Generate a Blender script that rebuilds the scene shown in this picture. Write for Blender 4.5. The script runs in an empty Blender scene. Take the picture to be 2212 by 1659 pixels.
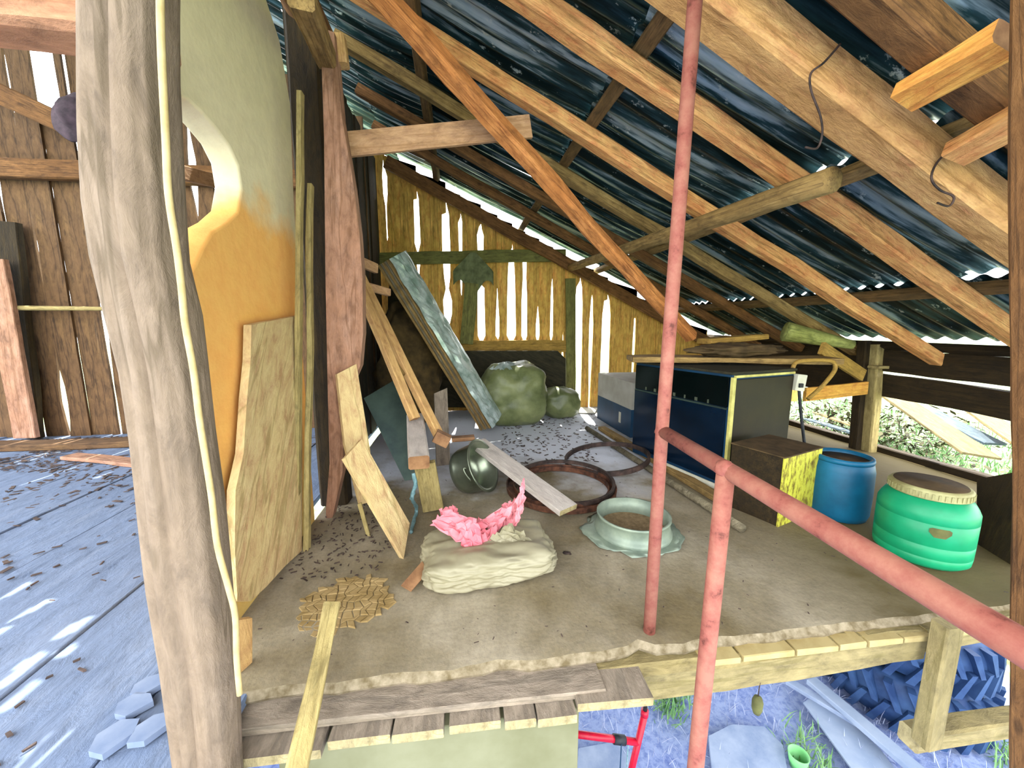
import bpy, bmesh, math, random
from mathutils import Vector, Matrix, noise
random.seed(11)
S = bpy.context.scene
COL = S.collection
PI = math.pi
# ------------------------------------------------------------------ camera
FPX, IW, IH = 831.0, 2212, 1659
PSI, PIT = math.radians(7.5), math.radians(8.5)
CP = Vector((0, 0, 1.35))
FW = Vector((math.sin(PSI)*math.cos(PIT), math.cos(PSI)*math.cos(PIT), -math.sin(PIT)))
RT = Vector((math.cos(PSI), -math.sin(PSI), 0)); UP = RT.cross(FW)
cam = bpy.data.cameras.new('camera'); co = bpy.data.objects.new('camera', cam); COL.objects.link(co)
cam.sensor_width = 36; cam.lens = 36*FPX/IW; cam.clip_start = .02; cam.clip_end = 300
co.matrix_world = Matrix((( RT.x, UP.x, -FW.x, CP.x), (RT.y, UP.y, -FW.y, CP.y), (RT.z, UP.z, -FW.z, CP.z), (0, 0, 0, 1)))
S.camera = co
# ------------------------------------------------------------------ light
SUN = Vector((.05, .50, .86)).normalized()
w = bpy.data.worlds.new('sky'); S.world = w; w.use_nodes = True
bg = w.node_tree.nodes['Background']; bg.inputs[0].default_value = (.93, .96, 1, 1); bg.inputs[1].default_value = 2.3
sl = bpy.data.lights.new('sun', 'SUN'); sl.energy = 5.5; sl.angle = .005; sl.color = (1, .95, .86)
so = bpy.data.objects.new('sun', sl); COL.objects.link(so); so.rotation_euler = SUN.to_track_quat('Z', 'Y').to_euler()
S.view_settings.view_transform = 'Standard'; S.view_settings.look = 'None'
S.view_settings.gamma = 1; S.view_settings.use_curve_mapping = False
S.view_settings.exposure = 1.85
# ------------------------------------------------------------------ pixel -> world helpers
def ray(x, y): return FW + RT*((x-IW/2)/FPX) - UP*((y-IH/2)/FPX)
def hit(x, y, n, d):
    r = ray(x, y); n = Vector(n); return CP + r*((d-n.dot(CP))/n.dot(r))
def Zp(x, y, z=0): return hit(x, y, (0, 0, 1), z)
def Yp(x, y, v): return hit(x, y, (0, 1, 0), v)
def Xp(x, y, v): return hit(x, y, (1, 0, 0), v)
RN = (.5, 0, 1)
def Rp(x, y, off=0): return hit(x, y, RN, 3.4-off)
def rz(x, off=0): return 3.4-.5*x-off
# ------------------------------------------------------------------ materials
def lin(c):
    if isinstance(c, str): c = [int(c[i:i+2], 16) for i in (0, 2, 4)]
    return tuple(((v/255)/12.92 if v/255 <= .04045 else ((v/255+.055)/1.055)**2.4) for v in c) + (1,)
def newmat(name, rough=.8, metal=0):
    m = bpy.data.materials.new(name); m.use_nodes = True
    nt = m.node_tree; b = nt.nodes['Principled BSDF']
    b.inputs['Roughness'].default_value = rough; b.inputs['Metallic'].default_value = metal
    b.inputs['Specular IOR Level'].default_value = .3
    return m, nt, b
def N(nt, t, **k):
    n = nt.nodes.new(t)
    for a, v in k.items():
        if a in n.inputs.keys() if hasattr(n.inputs, 'keys') else False: n.inputs[a].default_value = v
        else: setattr(n, a, v)
    return n
def mapped(nt, scale, loc=(0, 0, 0)):
    tc = nt.nodes.new('ShaderNodeTexCoord'); mp = nt.nodes.new('ShaderNodeMapping')
    mp.inputs['Scale'].default_value = scale; mp.inputs['Location'].default_value = loc
    nt.links.new(tc.outputs['Object'], mp.inputs[0]); return mp.outputs[0]
def noi(nt, vec, scale, detail=4, rough=.6, dist=0):
    n = nt.nodes.new('ShaderNodeTexNoise'); n.inputs['Scale'].default_value = scale
    n.inputs['Detail'].default_value = detail; n.inputs['Roughness'].default_value = rough
    n.inputs['Distortion'].default_value = dist
    nt.links.new(vec, n.inputs['Vector']); return n.outputs['Fac']
def ramp(nt, fac, stops):
    r = nt.nodes.new('ShaderNodeValToRGB'); e = r.color_ramp.elements
    while len(e) < len(stops): e.new(.5)
    for i, (p, c) in enumerate(stops): e[i].position = p; e[i].color = c if (isinstance(c, tuple) and len(c) == 4) else lin(c)
    nt.links.new(fac, r.inputs[0]); return r.outputs[0]
def mixc(nt, fac, a, b, mode='MIX'):
    m = nt.nodes.new('ShaderNodeMix'); m.data_type = 'RGBA'; m.blend_type = mode
    for s, v in ((0, fac), (6, a), (7, b)):
        if hasattr(v, 'is_linked') or hasattr(v, 'links'): nt.links.new(v, m.inputs[s])
        elif s == 0: m.inputs[0].default_value = v
        else: m.inputs[s].default_value = v if (isinstance(v, tuple) and len(v) == 4) else lin(v)
    return m.outputs[2]
def bump(nt, b, fac, strength=.3, dist=.01):
    n = nt.nodes.new('ShaderNodeBump'); n.inputs['Strength'].default_value = strength; n.inputs['Distance'].default_value = dist
    nt.links.new(fac, n.inputs['Height']); nt.links.new(n.outputs[0], b.inputs['Normal'])
ADJ = {'pale_post_wood': (.35, .325, .31), 'pale_leaning_board': (1.02, .97, 1.1), 'pinkish_slab_wood': (.85, .8, .9), 'rafter_wood': (1.4, 1.38, 1.4), 'grey_brown_strut_wood': (1.25, 1.2, 1.1), 'reddish_brace_wood': (1.2, 1.2, 1.15),
 'sawn_board_wood': (.72, .62, .68), 'hewn_beam_wood': (.78, .74, .74), 'wall_plank_wood': (2.7, 2.5, 2.2), 'mossy_rail_wood': (1.6, 1.6, 1.5), 'tan_rail_wood': (1.5, 1.45, 1.4), 'weathered_grey_board': (.56, .53, .50),
 'lime_plaster': (.27, .265, .25), 'pale_edge_beam': (.33, .31, .29), 'blue_grey_floor_board': (.46, .46, .50), 'bark_edged_plank_wood': (.75, .75, .7),
 'dusty_green_bag': (.55, .55, .48), 'cream_film': (.33, .325, .31), 'green_plastic': (.62, .60, .69), 'blue_plastic': (.4, .55, .6), 'tyre_rubber': (.5, .56, .62),
 'pale_board_end': (.5, .48, .42), 'pale_brick': (.5, .5, .45), 'fresh_yellow_wood': (.7, .62, .6), 'pale_lath_wood': (.75, .75, .75), 'pink_beam_wood': (.7, .6, .55),
 'pale_stone': (.5, .5, .5), 'pale_straw': (.55, .55, .6), 'grass_blade': (.5, .5, .5), 'green_cup_plastic': (.6, .6, .6), 'grey_blue_sheet': (.5, .5, .52), 'red_paint': (.75, .7, .7),
 'yellow_cable': (.6, .6, .55), 'pink_film': (.75, .65, .65), 'pale_green_metal': (.6, .6, .6), 'cream_cardboard': (.7, .7, .7), 'dusty_aluminium': (.7, .7, .7), 'cracked_mud': (.62, .6, .6), 'mud_gap': (.62, .6, .6), 'bark_chips': (.7, .7, .7), 'dusty_lid': (.8, .8, .8), 'brown_dust': (.6, .6, .6), 'dry_brush': (.25, .25, .25), 'white_plastic': (.6, .6, .6), 'very_dark_wood': (.7, .7, .7), 'silvery_film': (.8, .8, .8)}
def adj(name, c):
    k = ADJ.get(name)
    l = lin(c)
    return l if not k else tuple(min(.92, l[i]*k[i]) for i in range(3))+(1,)
BW = ((.0, (0, 0, 0)), (1, (255, 255, 255)))
def wood(name, light, mid, dark, rough=.85, sx=1.6, st=22, stain=.45, mottle=.55, crack=.55):
    m, nt, b = newmat(name, rough); light, mid, dark = adj(name, light), adj(name, mid), adj(name, dark)
    g = noi(nt, mapped(nt, (sx, st, st)), 1.6, 6, .65, .6)
    s = noi(nt, mapped(nt, (1.2, 3, 3), (3, 1, 7)), 2.2, 4, .6)
    c = ramp(nt, g, ((.28, dark), (.44, mid), (.62, light)))
    k = ramp(nt, s, ((stain-.12, (255, 255, 255)), (stain+.25, (0, 0, 0))))
    fine = noi(nt, mapped(nt, (8, 90, 90)), 1.5, 3, .7)
    c2 = mixc(nt, .28, c, ramp(nt, fine, ((.35, dark), (.6, light))))
    c3 = mixc(nt, k, c2, mid)
    mo = noi(nt, mapped(nt, (2.2, 5, 5), (7, 2, 5)), 3.2, 6, .72, .4)
    c4 = mixc(nt, mottle, c3, ramp(nt, mo, ((.33, '4c4436'), (.45, '9a948a'), (.62, 'c8c4bc'))), 'OVERLAY')
    cr = noi(nt, mapped(nt, (.55, st*.9, st*.9), (2, 9, 4)), 1.3, 3, .5, .25)
    ck = ramp(nt, cr, ((.475, (0, 0, 0)), (.497, (255, 255, 255)), (.507, (255, 255, 255)), (.525, (0, 0, 0))))
    vo = nt.nodes.new('ShaderNodeTexVoronoi'); vo.inputs['Scale'].default_value = 1; nt.links.new(mapped(nt, (2.6, 7, 7), (1.3, 2.7, .4)), vo.inputs['Vector'])
    kn = ramp(nt, vo.outputs['Distance'], ((.06, (255, 255, 255)), (.13, (0, 0, 0))))
    c5 = mixc(nt, mixc(nt, crack, (0., 0., 0., 1.), ck), c4, dark)
    c6 = mixc(nt, mixc(nt, .6, (0., 0., 0., 1.), kn), c5, dark)
    nt.links.new(c6, b.inputs['Base Color']); bump(nt, b, mo, .55, .02)
    return m
def plain(name, a, bcol, scale=6, rough=.7, metal=0, lo=.35, hi=.65, bmp=.15, sc=(1, 1, 1), det=5):
    m, nt, b = newmat(name, rough, metal); a, bcol = adj(name, a), adj(name, bcol)
    g = noi(nt, mapped(nt, sc), scale, det, .6)
    nt.links.new(ramp(nt, g, ((lo, bcol), (hi, a))), b.inputs['Base Color']); bump(nt, b, g, bmp, .01)
    return m
M = {}
M['post'] = wood('pale_post_wood', 'd8c6b2', 'c6b29a', '97866c', sx=.9, st=11, mottle=.4, crack=.75)
M['raf'] = wood('rafter_wood', 'd6a86c', 'b4844e', '64421f')
M['rafdark'] = wood('dark_rafter_wood', '966c40', '6c4a28', '33200f')
M['big'] = wood('hewn_beam_wood', 'f4c886', 'd8a868', '986a36', sx=1.2, st=14)
M['brace'] = wood('reddish_brace_wood', 'c88c54', 'a46838', '5a3016', sx=3, st=26)
M['strut'] = wood('grey_brown_strut_wood', 'a08a5c', '7e6840', '40301a')
M['pur'] = wood('batten_wood', '907044', '66502e', '32230f')
M['board'] = wood('sawn_board_wood', 'ecd0a0', 'dcb985', 'b28c58', st=14)
M['wallplank'] = wood('wall_plank_wood', '9c8248', '7c6834', '4c4020', st=12, sx=.8)
M['wallplank_red'] = wood('wall_plank_wood_reddish', '8c6650', '6a4a3c', '3c2822', st=12, sx=.8)
M['leftplank'] = wood('bark_edged_plank_wood', '9a7850', '70543a', '2e2018', st=10, sx=2.2, stain=.6)
M['rail'] = wood('mossy_rail_wood', '6c6c40', '56562f', '35361d')
M['railtan'] = wood('tan_rail_wood', 'a08448', '80682f', '56471f')
M['grey'] = wood('weathered_grey_board', 'c6bcb0', 'aca294', '80786c', st=10)
M['palegrey'] = wood('pale_grey_board', 'd4ccc4', 'bcb4ac', '8c8478', st=10, mottle=.3, crack=.3)
M['stubw'] = wood('bright_orange_wood', 'f4c468', 'd89848', '8c5424', st=12)
M['greydk'] = wood('weathered_dark_board', '8e8670', '6c6450', '3c3626', st=10)
M['ends'] = wood('pale_board_end', 'efe2b6', 'dccfa4', 'aa9a6c', st=8)
M['edge'] = wood('pale_edge_beam', 'f0e2a8', 'ddcf94', 'a89c5c', sx=1.2, st=12)
M['yellowwood'] = wood('fresh_yellow_wood', 'f2d69a', 'e6c484', 'b08c50')
M['slabw'] = wood('pinkish_slab_wood', 'c8a488', 'ac8464', '785638', st=8)
M['lath'] = wood('pale_lath_wood', 'cdbd84', 'b2a068', '7a6a3c')
M['leanb'] = wood('pale_leaning_board', 'd8c894', 'c8b57c', '8c7c46', st=7, sx=1.3, stain=.55)
M['mossy'] = wood('mossy_log', 'b4bc70', '8c9450', '50582c', st=6, sx=4)
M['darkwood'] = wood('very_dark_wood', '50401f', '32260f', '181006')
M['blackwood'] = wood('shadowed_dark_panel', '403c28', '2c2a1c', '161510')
M['leftfloor'] = wood('blue_grey_floor_board', 'b4c6de', '93a9c8', '5f7492', st=6, sx=1.5, stain=.5, mottle=.3, crack=.2)  # grey boards; blue of the sky light is put into their colour
M['orangew'] = wood('orange_board', 'e2b45c', 'cc9a44', '8a6424')
M['pinkbeam'] = wood('pink_beam_wood', 'e6bf9a', 'c99c7c', '95684a', st=9)
M['bark'] = plain('bark_chips', '6c5a52', '3a2f2c', 9)
M['brown'] = plain('brown_rag', '9c7450', '6c4a30', 8)
M['rust'] = plain('rust', '6c4430', '2e1c14', 14, .75)
M['rustdk'] = plain('dark_rust', '4a3830', '1c1614', 14, .7)
M['black'] = plain('black_rubber', '2a2c30', '121418', 20, .6)
M['cable'] = plain('yellow_cable', 'f2d8a0', 'dcc084', 20, .6)
M['pot'] = plain('dusty_aluminium', 'a4ac94', '7c8670', 5, .28, .75)
M['white'] = plain('white_plastic', 'f0eedc', 'd8d4b8', 8, .5)
M['red'] = plain('red_paint', 'd81838', 'b01030', 20, .35)
M['cord'] = plain('blue_cord', '7c9ca0', '547478', 30)
M['blue'] = plain('blue_plastic', '1c7ca0', '126080', 4, .45)
M['green'] = plain('green_plastic', '22c07c', '14a064', 3, .4)
M['lid'] = plain('dusty_lid', 'c0bc84', '8c8456', 6, .6)
M['dust'] = plain('brown_dust', '6c5636', '4a3a22', 10, .9)
M['sieve'] = plain('pale_green_metal', 'b0bfa8', '8c9c8c', 8, .45, .2)
M['mesh_screen'] = plain('dirty_screen', '8a7456', '6c5a40', 40, .9)
M['sack'] = plain('cream_film', 'eee6c4', 'd4caa4', 3, .5, bmp=.6)
M['pink'] = plain('pink_film', 'f4a0a8', 'e27886', 4, .5, bmp=.4)
M['pinkdk'] = plain('magenta_film', 'c8508c', 'a83c74', 6, .5)
M['bag'] = plain('dusty_green_bag', 'a0a878', '66724a', 3.5, .4, bmp=.8)
M['foil'] = plain('silvery_film', 'd4e2dc', '8aa294', 7, .3, .35, bmp=.9)
M['layers'] = plain('layered_edge', '7a6648', '3a2e1c', 5, .8, sc=(.5, 1, 60))
M['cream'] = plain('cream_cardboard', 'c8c4b8', 'b0ac9c', 3, .7)
M['navy'] = plain('navy_paint', '143a56', '0f2c44', 3, .5)
M['glassnavy'] = plain('dark_navy_glass', '071829', '040f1b', 3, .15, bmp=.02)
M['teal'] = plain('dark_teal_glass', '020a0a', '010606', 4, .2, bmp=.02)
M['olive'] = plain('olive_panel', '261f0c', '1a1508', 4, .6)
M['trimy'] = plain('pale_yellow_trim', 'c8c070', '98904c', 8, .5)
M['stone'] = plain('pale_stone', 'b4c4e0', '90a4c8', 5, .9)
M['tile'] = plain('pale_brick', 'e6cf96', 'c8ae74', 9, .9)
M['grass'] = plain('grass_blade', 'a8dc90', '7cb46c', 5, .7)
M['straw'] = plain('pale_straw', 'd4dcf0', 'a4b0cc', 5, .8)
M['leaf'] = plain('dry_brush', '8c8850', '4c4c2c', 5, .8)
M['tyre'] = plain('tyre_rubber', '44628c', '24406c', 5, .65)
M['purple'] = plain('dark_felt', '4c3c44', '30262c', 10, .9)
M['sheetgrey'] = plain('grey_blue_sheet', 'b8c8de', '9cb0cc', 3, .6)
M['darksheet'] = plain('dark_steel_sheet', '46564c', '2c3a38', 3, .35, .5)
M['burlap'] = plain('brown_burlap', '4e3e20', '2c2412', 8, .95, bmp=.5)
M['tarp'] = plain('dusty_rag', '6e7450', '4c5236', 9, .95)
M['outp'] = wood('sunlit_outside_plank', '8a7c50', '6e6240', '40381e')
M['outg'] = wood('sunlit_outside_grey_plank', '5c6c78', '4c5a64', '303c44')
M['cupgreen'] = plain('green_cup_plastic', '9cf09c', '7cd880', 6, .4)
M['caster'] = plain('olive_bell', '5c5c30', '3c3c1c', 10, .7)
# yellow worn paint
m, nt, b = newmat('worn_yellow_paint', .6); v = mapped(nt, (1, 1, .45))
nt.links.new(ramp(nt, noi(nt, v, 26, 6, .7), ((.36, '5c4c1c'), (.45, '8c8230'), (.52, 'b8b63c'), (.7, 'c0c050'))), b.inputs['Base Color']); M['yellow'] = m
# railing paint: pinkish red oxide, worn
m, nt, b = newmat('faded_red_oxide_paint', .7)
g = noi(nt, mapped(nt, (3, 3, 3)), 4, 6, .7)
nt.links.new(ramp(nt, g, ((.32, '542a20'), (.42, '84493e'), (.62, '94604f'))), b.inputs['Base Color']); bump(nt, b, g, .3, .004); M['pipe'] = m
# corrugated sheet
m, nt, b = newmat('galvanised_sheet', .34, .55)
a = noi(nt, mapped(nt, (.45, 7, 1)), 1.6, 6, .6, .3); a2 = noi(nt, mapped(nt, (2.5, 5, 1), (5, 5, 0)), 3, 5, .7)
c1 = ramp(nt, a, ((.42, '0f201f'), (.53, '2a464a'), (.60, '94a8ac'), (.7, 'b8c6c6')))
c2 = mixc(nt, ramp(nt, a2, ((.62, (0, 0, 0)), (.68, (255, 255, 255)))), c1, 'b8c4bc')
nt.links.new(c2, b.inputs['Base Color']); bump(nt, b, a2, .15, .004); M['sheet'] = m
# plaster wall
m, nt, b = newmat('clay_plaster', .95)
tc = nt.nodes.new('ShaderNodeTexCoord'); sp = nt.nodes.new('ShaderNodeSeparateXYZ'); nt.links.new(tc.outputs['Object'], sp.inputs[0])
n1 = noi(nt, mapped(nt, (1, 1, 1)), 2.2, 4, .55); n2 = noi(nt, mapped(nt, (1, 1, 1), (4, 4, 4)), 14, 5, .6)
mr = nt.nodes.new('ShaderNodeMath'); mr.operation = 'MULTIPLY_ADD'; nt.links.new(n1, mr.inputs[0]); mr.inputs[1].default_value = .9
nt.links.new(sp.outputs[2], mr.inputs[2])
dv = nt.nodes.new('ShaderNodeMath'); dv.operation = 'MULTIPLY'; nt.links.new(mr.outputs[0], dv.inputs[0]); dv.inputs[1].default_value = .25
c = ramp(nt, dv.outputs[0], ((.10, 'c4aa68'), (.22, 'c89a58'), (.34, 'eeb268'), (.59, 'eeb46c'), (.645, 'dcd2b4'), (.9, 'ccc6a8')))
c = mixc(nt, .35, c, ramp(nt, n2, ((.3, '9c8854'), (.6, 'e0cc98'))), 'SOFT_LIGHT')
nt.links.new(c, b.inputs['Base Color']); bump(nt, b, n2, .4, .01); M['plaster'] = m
M['plaster_front'] = plain('lime_plaster', 'd6d6ac', 'b8b88a', 3, .95, bmp=.3)
# screed floor
m, nt, b = newmat('dusty_screed', .92)
v = mapped(nt, (1, 1, 1)); n1 = noi(nt, v, 1.1, 5, .6); n2 = noi(nt, v, 9, 6, .65); n3 = noi(nt, v, 60, 3, .6)
c = ramp(nt, n1, ((.36, '7a6f54'), (.5, '938b78'), (.62, 'aea797')))
c = mixc(nt, .4, c, ramp(nt, n2, ((.32, '6e6248'), (.55, 'a09684'))), 'OVERLAY')
c = mixc(nt, .2, c, ramp(nt, n3, ((.3, '5a4c34'), (.6, 'c8c0ac'))), 'OVERLAY')
tc = nt.nodes.new('ShaderNodeTexCoord'); sp = nt.nodes.new('ShaderNodeSeparateXYZ'); nt.links.new(tc.outputs['Object'], sp.inputs[0])
def mth(op, a_, b_):
    q = nt.nodes.new('ShaderNodeMath'); q.operation = op
    for i_, z_ in enumerate((a_, b_)):
        if hasattr(z_, 'links'): nt.links.new(z_, q.inputs[i_])
        else: q.inputs[i_].default_value = z_
    return q.outputs[0]
# paler bluish tone deeper in the loft, browner tone towards the right
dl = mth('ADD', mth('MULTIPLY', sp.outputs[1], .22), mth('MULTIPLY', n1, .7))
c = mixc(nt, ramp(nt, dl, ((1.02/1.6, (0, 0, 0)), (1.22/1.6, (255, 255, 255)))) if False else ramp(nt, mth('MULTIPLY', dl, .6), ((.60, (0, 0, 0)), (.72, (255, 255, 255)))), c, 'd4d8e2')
dr = mth('ADD', mth('MULTIPLY', sp.outputs[0], .22), mth('MULTIPLY', n1, .5))
c = mixc(nt, ramp(nt, dr, ((.62, (0, 0, 0)), (.78, (255, 255, 255)))), c, '5c5030')
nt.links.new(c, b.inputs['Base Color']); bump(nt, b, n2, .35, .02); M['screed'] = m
M['mud'] = plain('cracked_mud', 'c4aa74', 'a08650', 9, .95)
M['mudlip'] = plain('crumbly_mud_edge', '8c806a', '5c5038', 22, .95, bmp=.5)
M['mudgap'] = plain('mud_gap', '84703e', '6a5a30', 12, .95)
# ground; blue of the open shade is put into the colour
m, nt, b = newmat('shade_blue_ground', .95)
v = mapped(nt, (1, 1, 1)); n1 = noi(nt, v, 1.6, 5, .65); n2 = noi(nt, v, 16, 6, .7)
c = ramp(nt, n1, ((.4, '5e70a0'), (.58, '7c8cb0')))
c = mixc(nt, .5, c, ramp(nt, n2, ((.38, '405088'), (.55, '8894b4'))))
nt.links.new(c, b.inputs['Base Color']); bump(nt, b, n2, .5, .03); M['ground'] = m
m, nt, b = newmat('sunlit_turf', .95)
v = mapped(nt, (1, 1, 1)); n2 = noi(nt, v, 5, 6, .7)
nt.links.new(ramp(nt, n2, ((.42, '8a8c80'), (.56, '788a50'), (.7, '587434'))), b.inputs['Base Color']); M['turf'] = m
# ------------------------------------------------------------------ mesh helpers
def tag(o, label=None, cat=None, group=None, kind=None):
    if label: o['label'] = label
    if cat: o['category'] = cat
    if group: o['group'] = group
    if kind: o['kind'] = kind
    return o
def mkobj(name, verts, faces, mat, parent=None, mw=None, smooth=False, mats=None, fm=None):
    me = bpy.data.meshes.new(name); me.from_pydata([tuple(v) for v in verts], [], faces)
    me.materials.append(M[mat] if isinstance(mat, str) else mat)
    for x in (mats or []): me.materials.append(M[x])
    if fm:
        for i, k in enumerate(fm): me.polygons[i].material_index = k
    if smooth:
        for p in me.polygons: p.use_smooth = True
    bm = bmesh.new(); bm.from_mesh(me); bmesh.ops.recalc_face_normals(bm, faces=bm.faces); bm.to_mesh(me); bm.free()
    o = bpy.data.objects.new(name, me); COL.objects.link(o)
    if mw is None: mw = Matrix.Identity(4)
    place(o, mw, parent); return o
WM = {}
def place(o, mw, parent=None):
    WM[o.name] = mw.copy()
    if parent is not None:
        o.parent = parent; o.matrix_local = WM[parent.name].inverted() @ mw
    else: o.matrix_world = mw
def empty(name, loc=(0, 0, 0), rot=0):
    o = bpy.data.objects.new(name, None); COL.objects.link(o); o.empty_display_size = .1
    place(o, Matrix.Translation(Vector(loc)) @ Matrix.Rotation(rot, 4, 'Z')); return o
def frame(p0, p1, up=(0, 0, 1)):
    p0, p1 = Vector(p0), Vector(p1); x = (p1-p0).normalized(); u = Vector(up)
    if abs(x.dot(u.normalized())) > .98: u = Vector((0, 1, 0))
    y = u.cross(x).normalized(); z = x.cross(y)
    return Matrix(((x.x, y.x, z.x, p0.x), (x.y, y.y, z.y, p0.y), (x.z, y.z, z.z, p0.z), (0, 0, 0, 1)))
def nz(v, s=1): return noise.noise(Vector(v)*s)
def beam(name, p0, p1, w, h, mat, up=(0, 0, 1), parent=None, jit=.005, cut=.12, n=None, taper=1, bow=0, seed=None, ends=None):
    """squared timber from p0 to p1; w across, h along up"""
    L = (Vector(p1)-Vector(p0)).length; mw = frame(p0, p1, up); n = n or max(2, min(16, int(L/.18)+1))
    sd = random.random()*50 if seed is None else seed
    c = cut*min(w, h); W2, H2 = w/2, h/2
    prof = [(-W2+c, -H2), (W2-c, -H2), (W2, -H2+c), (W2, H2-c), (W2-c, H2), (-W2+c, H2), (-W2, H2-c), (-W2, -H2+c)]
    V = []; F = []
    for i in range(n+1):
        t = i/n; k = 1+(taper-1)*t
        oy = nz((t*L*1.3, sd, 0))*jit*2; oz = nz((t*L*1.3, sd, 9))*jit*2 + bow*math.sin(PI*t)
        for j, (a, b_) in enumerate(prof):
            V.append((t*L, a*k+oy+nz((t*L*4, j*3.1, sd))*jit, b_*k+oz+nz((t*L*4, j*5.3, sd+3))*jit))
    for i in range(n):
        for j in range(8): F.append((i*8+j, i*8+(j+1) % 8, (i+1)*8+(j+1) % 8, (i+1)*8+j))
    F.append(tuple(range(8))); F.append(tuple(n*8+j for j in range(8)))
    fm = None; mats = None
    if ends: mats = [ends]; fm = [0]*(n*8)+[1, 1]
    return mkobj(name, V, F, mat, parent, mw, mats=mats, fm=fm)
def tube(name, pts, r, mat, seg=8, parent=None, closed=False, jit=0, caps=True, origin=None):
    pts = [Vector(p) for p in pts]; n = len(pts); V = []; F = []
    rr = r if isinstance(r, (list, tuple)) else [r]*n
    o = pts[0].copy() if origin is None else Vector(origin)
    prev = None
    for i, p in enumerate(pts):
        d = (pts[(i+1) % n]-pts[i-1]) if closed or 0 < i < n-1 else (pts[1]-pts[0] if i == 0 else pts[-1]-pts[-2])
        d.normalize()
        if prev is None: a = d.orthogonal().normalized()
        else: a = (prev-d*prev.dot(d)).normalized()
        prev = a; b_ = d.cross(a)
        for j in range(seg):
            t = 2*PI*j/seg; q = rr[i]*(1+jit*nz((i*.7, j*1.7, n)))
            V.append(p-o+a*math.cos(t)*q+b_*math.sin(t)*q)
    m = n if closed else n-1
    for i in range(m):
        for j in range(seg): F.append((i*seg+j, i*seg+(j+1) % seg, ((i+1) % n)*seg+(j+1) % seg, ((i+1) % n)*seg+j))
    if not closed and caps: F.append(tuple(range(seg))); F.append(tuple((n-1)*seg+j for j in range(seg)))
    return mkobj(name, V, F, mat, parent, Matrix.Translation(o), smooth=True)
def smoothpts(ps, k=6):
    ps = [Vector(p) for p in ps]; out = []
    for i in range(len(ps)-1):
        a, b, c, d = ps[max(i-1, 0)], ps[i], ps[i+1], ps[min(i+2, len(ps)-1)]
        for j in range(k):
            t = j/k; out.append(.5*((2*b)+(c-a)*t+(2*a-5*b+4*c-d)*t*t+(3*b-a-3*c+d)*t**3))
    out.append(ps[-1]); return out
def log(name, p0, p1, r0, r1, mat, parent=None, jit=.12, n=10, seg=14, ends=None, bow=0):
    L = (Vector(p1)-Vector(p0)).length; mw = frame(p0, p1); sd = random.random()*40; V = []; F = []
    for i in range(n+1):
        t = i/n; r = r0+(r1-r0)*t
        for j in range(seg):
            a = 2*PI*j/seg; q = r*(1+jit*nz((t*L*2.2, math.cos(a)*1.3, math.sin(a)*1.3+sd)))
            V.append((t*L, math.cos(a)*q, math.sin(a)*q+bow*math.sin(PI*t)))
    for i in range(n):
        for j in range(seg): F.append((i*seg+j, i*seg+(j+1) % seg, (i+1)*seg+(j+1) % seg, (i+1)*seg+j))
    F.append(tuple(range(seg))); F.append(tuple(n*seg+j for j in range(seg)))
    return mkobj(name, V, F, mat, parent, mw, smooth=True)
def lathe(name, prof, mat, mw, seg=32, parent=None, smooth=True, wob=0):
    V = []; F = []
    for i, (r, z) in enumerate(prof):
        for j in range(seg):
            a = 2*PI*j/seg; q = r*(1+wob*nz((math.cos(a)*2, math.sin(a)*2, z*6)))
            V.append((math.cos(a)*q, math.sin(a)*q, z))
    for i in range(len(prof)-1):
        for j in range(seg): F.append((i*seg+j, i*seg+(j+1) % seg, (i+1)*seg+(j+1) % seg, (i+1)*seg+j))
    if prof[0][0] > 1e-4 and prof[0] != prof[-1]: F.append(tuple(range(seg)))
    o = mkobj(name, V, F, mat, parent, mw, smooth=smooth)
    return o
def slab(name, pts, depth, mat, parent=None, origin=None, jit=0, mats=None):
    """solid board: outline pts (world, planar) extruded by vector depth"""
    pts = [Vector(p) for p in pts]; d = Vector(depth); n = len(pts); o = Vector(origin) if origin else sum(pts, Vector())/n
    V = [p-o for p in pts]+[p+d-o for p in pts]
    F = [tuple(range(n)), tuple(range(2*n-1, n-1, -1))]+[(i, (i+1) % n, n+(i+1) % n, n+i) for i in range(n)]
    # local x along the longest direction so the grain follows it
    ax = max(((pts[i]-pts[j]) for i in range(n) for j in range(i)), key=lambda q: q.length)
    R = frame((0, 0, 0), ax, d).to_3x3()
    V = [R.inverted() @ v for v in V]
    return mkobj(name, V, F, mat, parent, Matrix.Translation(o) @ R.to_4x4())
def box(name, c, sx, sy, sz, mat, parent=None, rot=0, bev=.004, mw=None):
    """axis box standing on c (bottom centre)"""
    bm = bmesh.new(); bmesh.ops.create_cube(bm, size=1)
    for v in bm.verts: v.co = Vector((v.co.x*sx, v.co.y*sy, (v.co.z+.5)*sz))
    if bev: bmesh.ops.bevel(bm, geom=bm.edges[:], offset=bev, segments=2, affect='EDGES', profile=.7)
    me = bpy.data.meshes.new(name); bm.to_mesh(me); bm.free(); me.materials.append(M[mat])
    o = bpy.data.objects.new(name, me); COL.objects.link(o)
    place(o, mw if mw is not None else Matrix.Translation(Vector(c)) @ Matrix.Rotation(rot, 4, 'Z'), parent); return o
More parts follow.
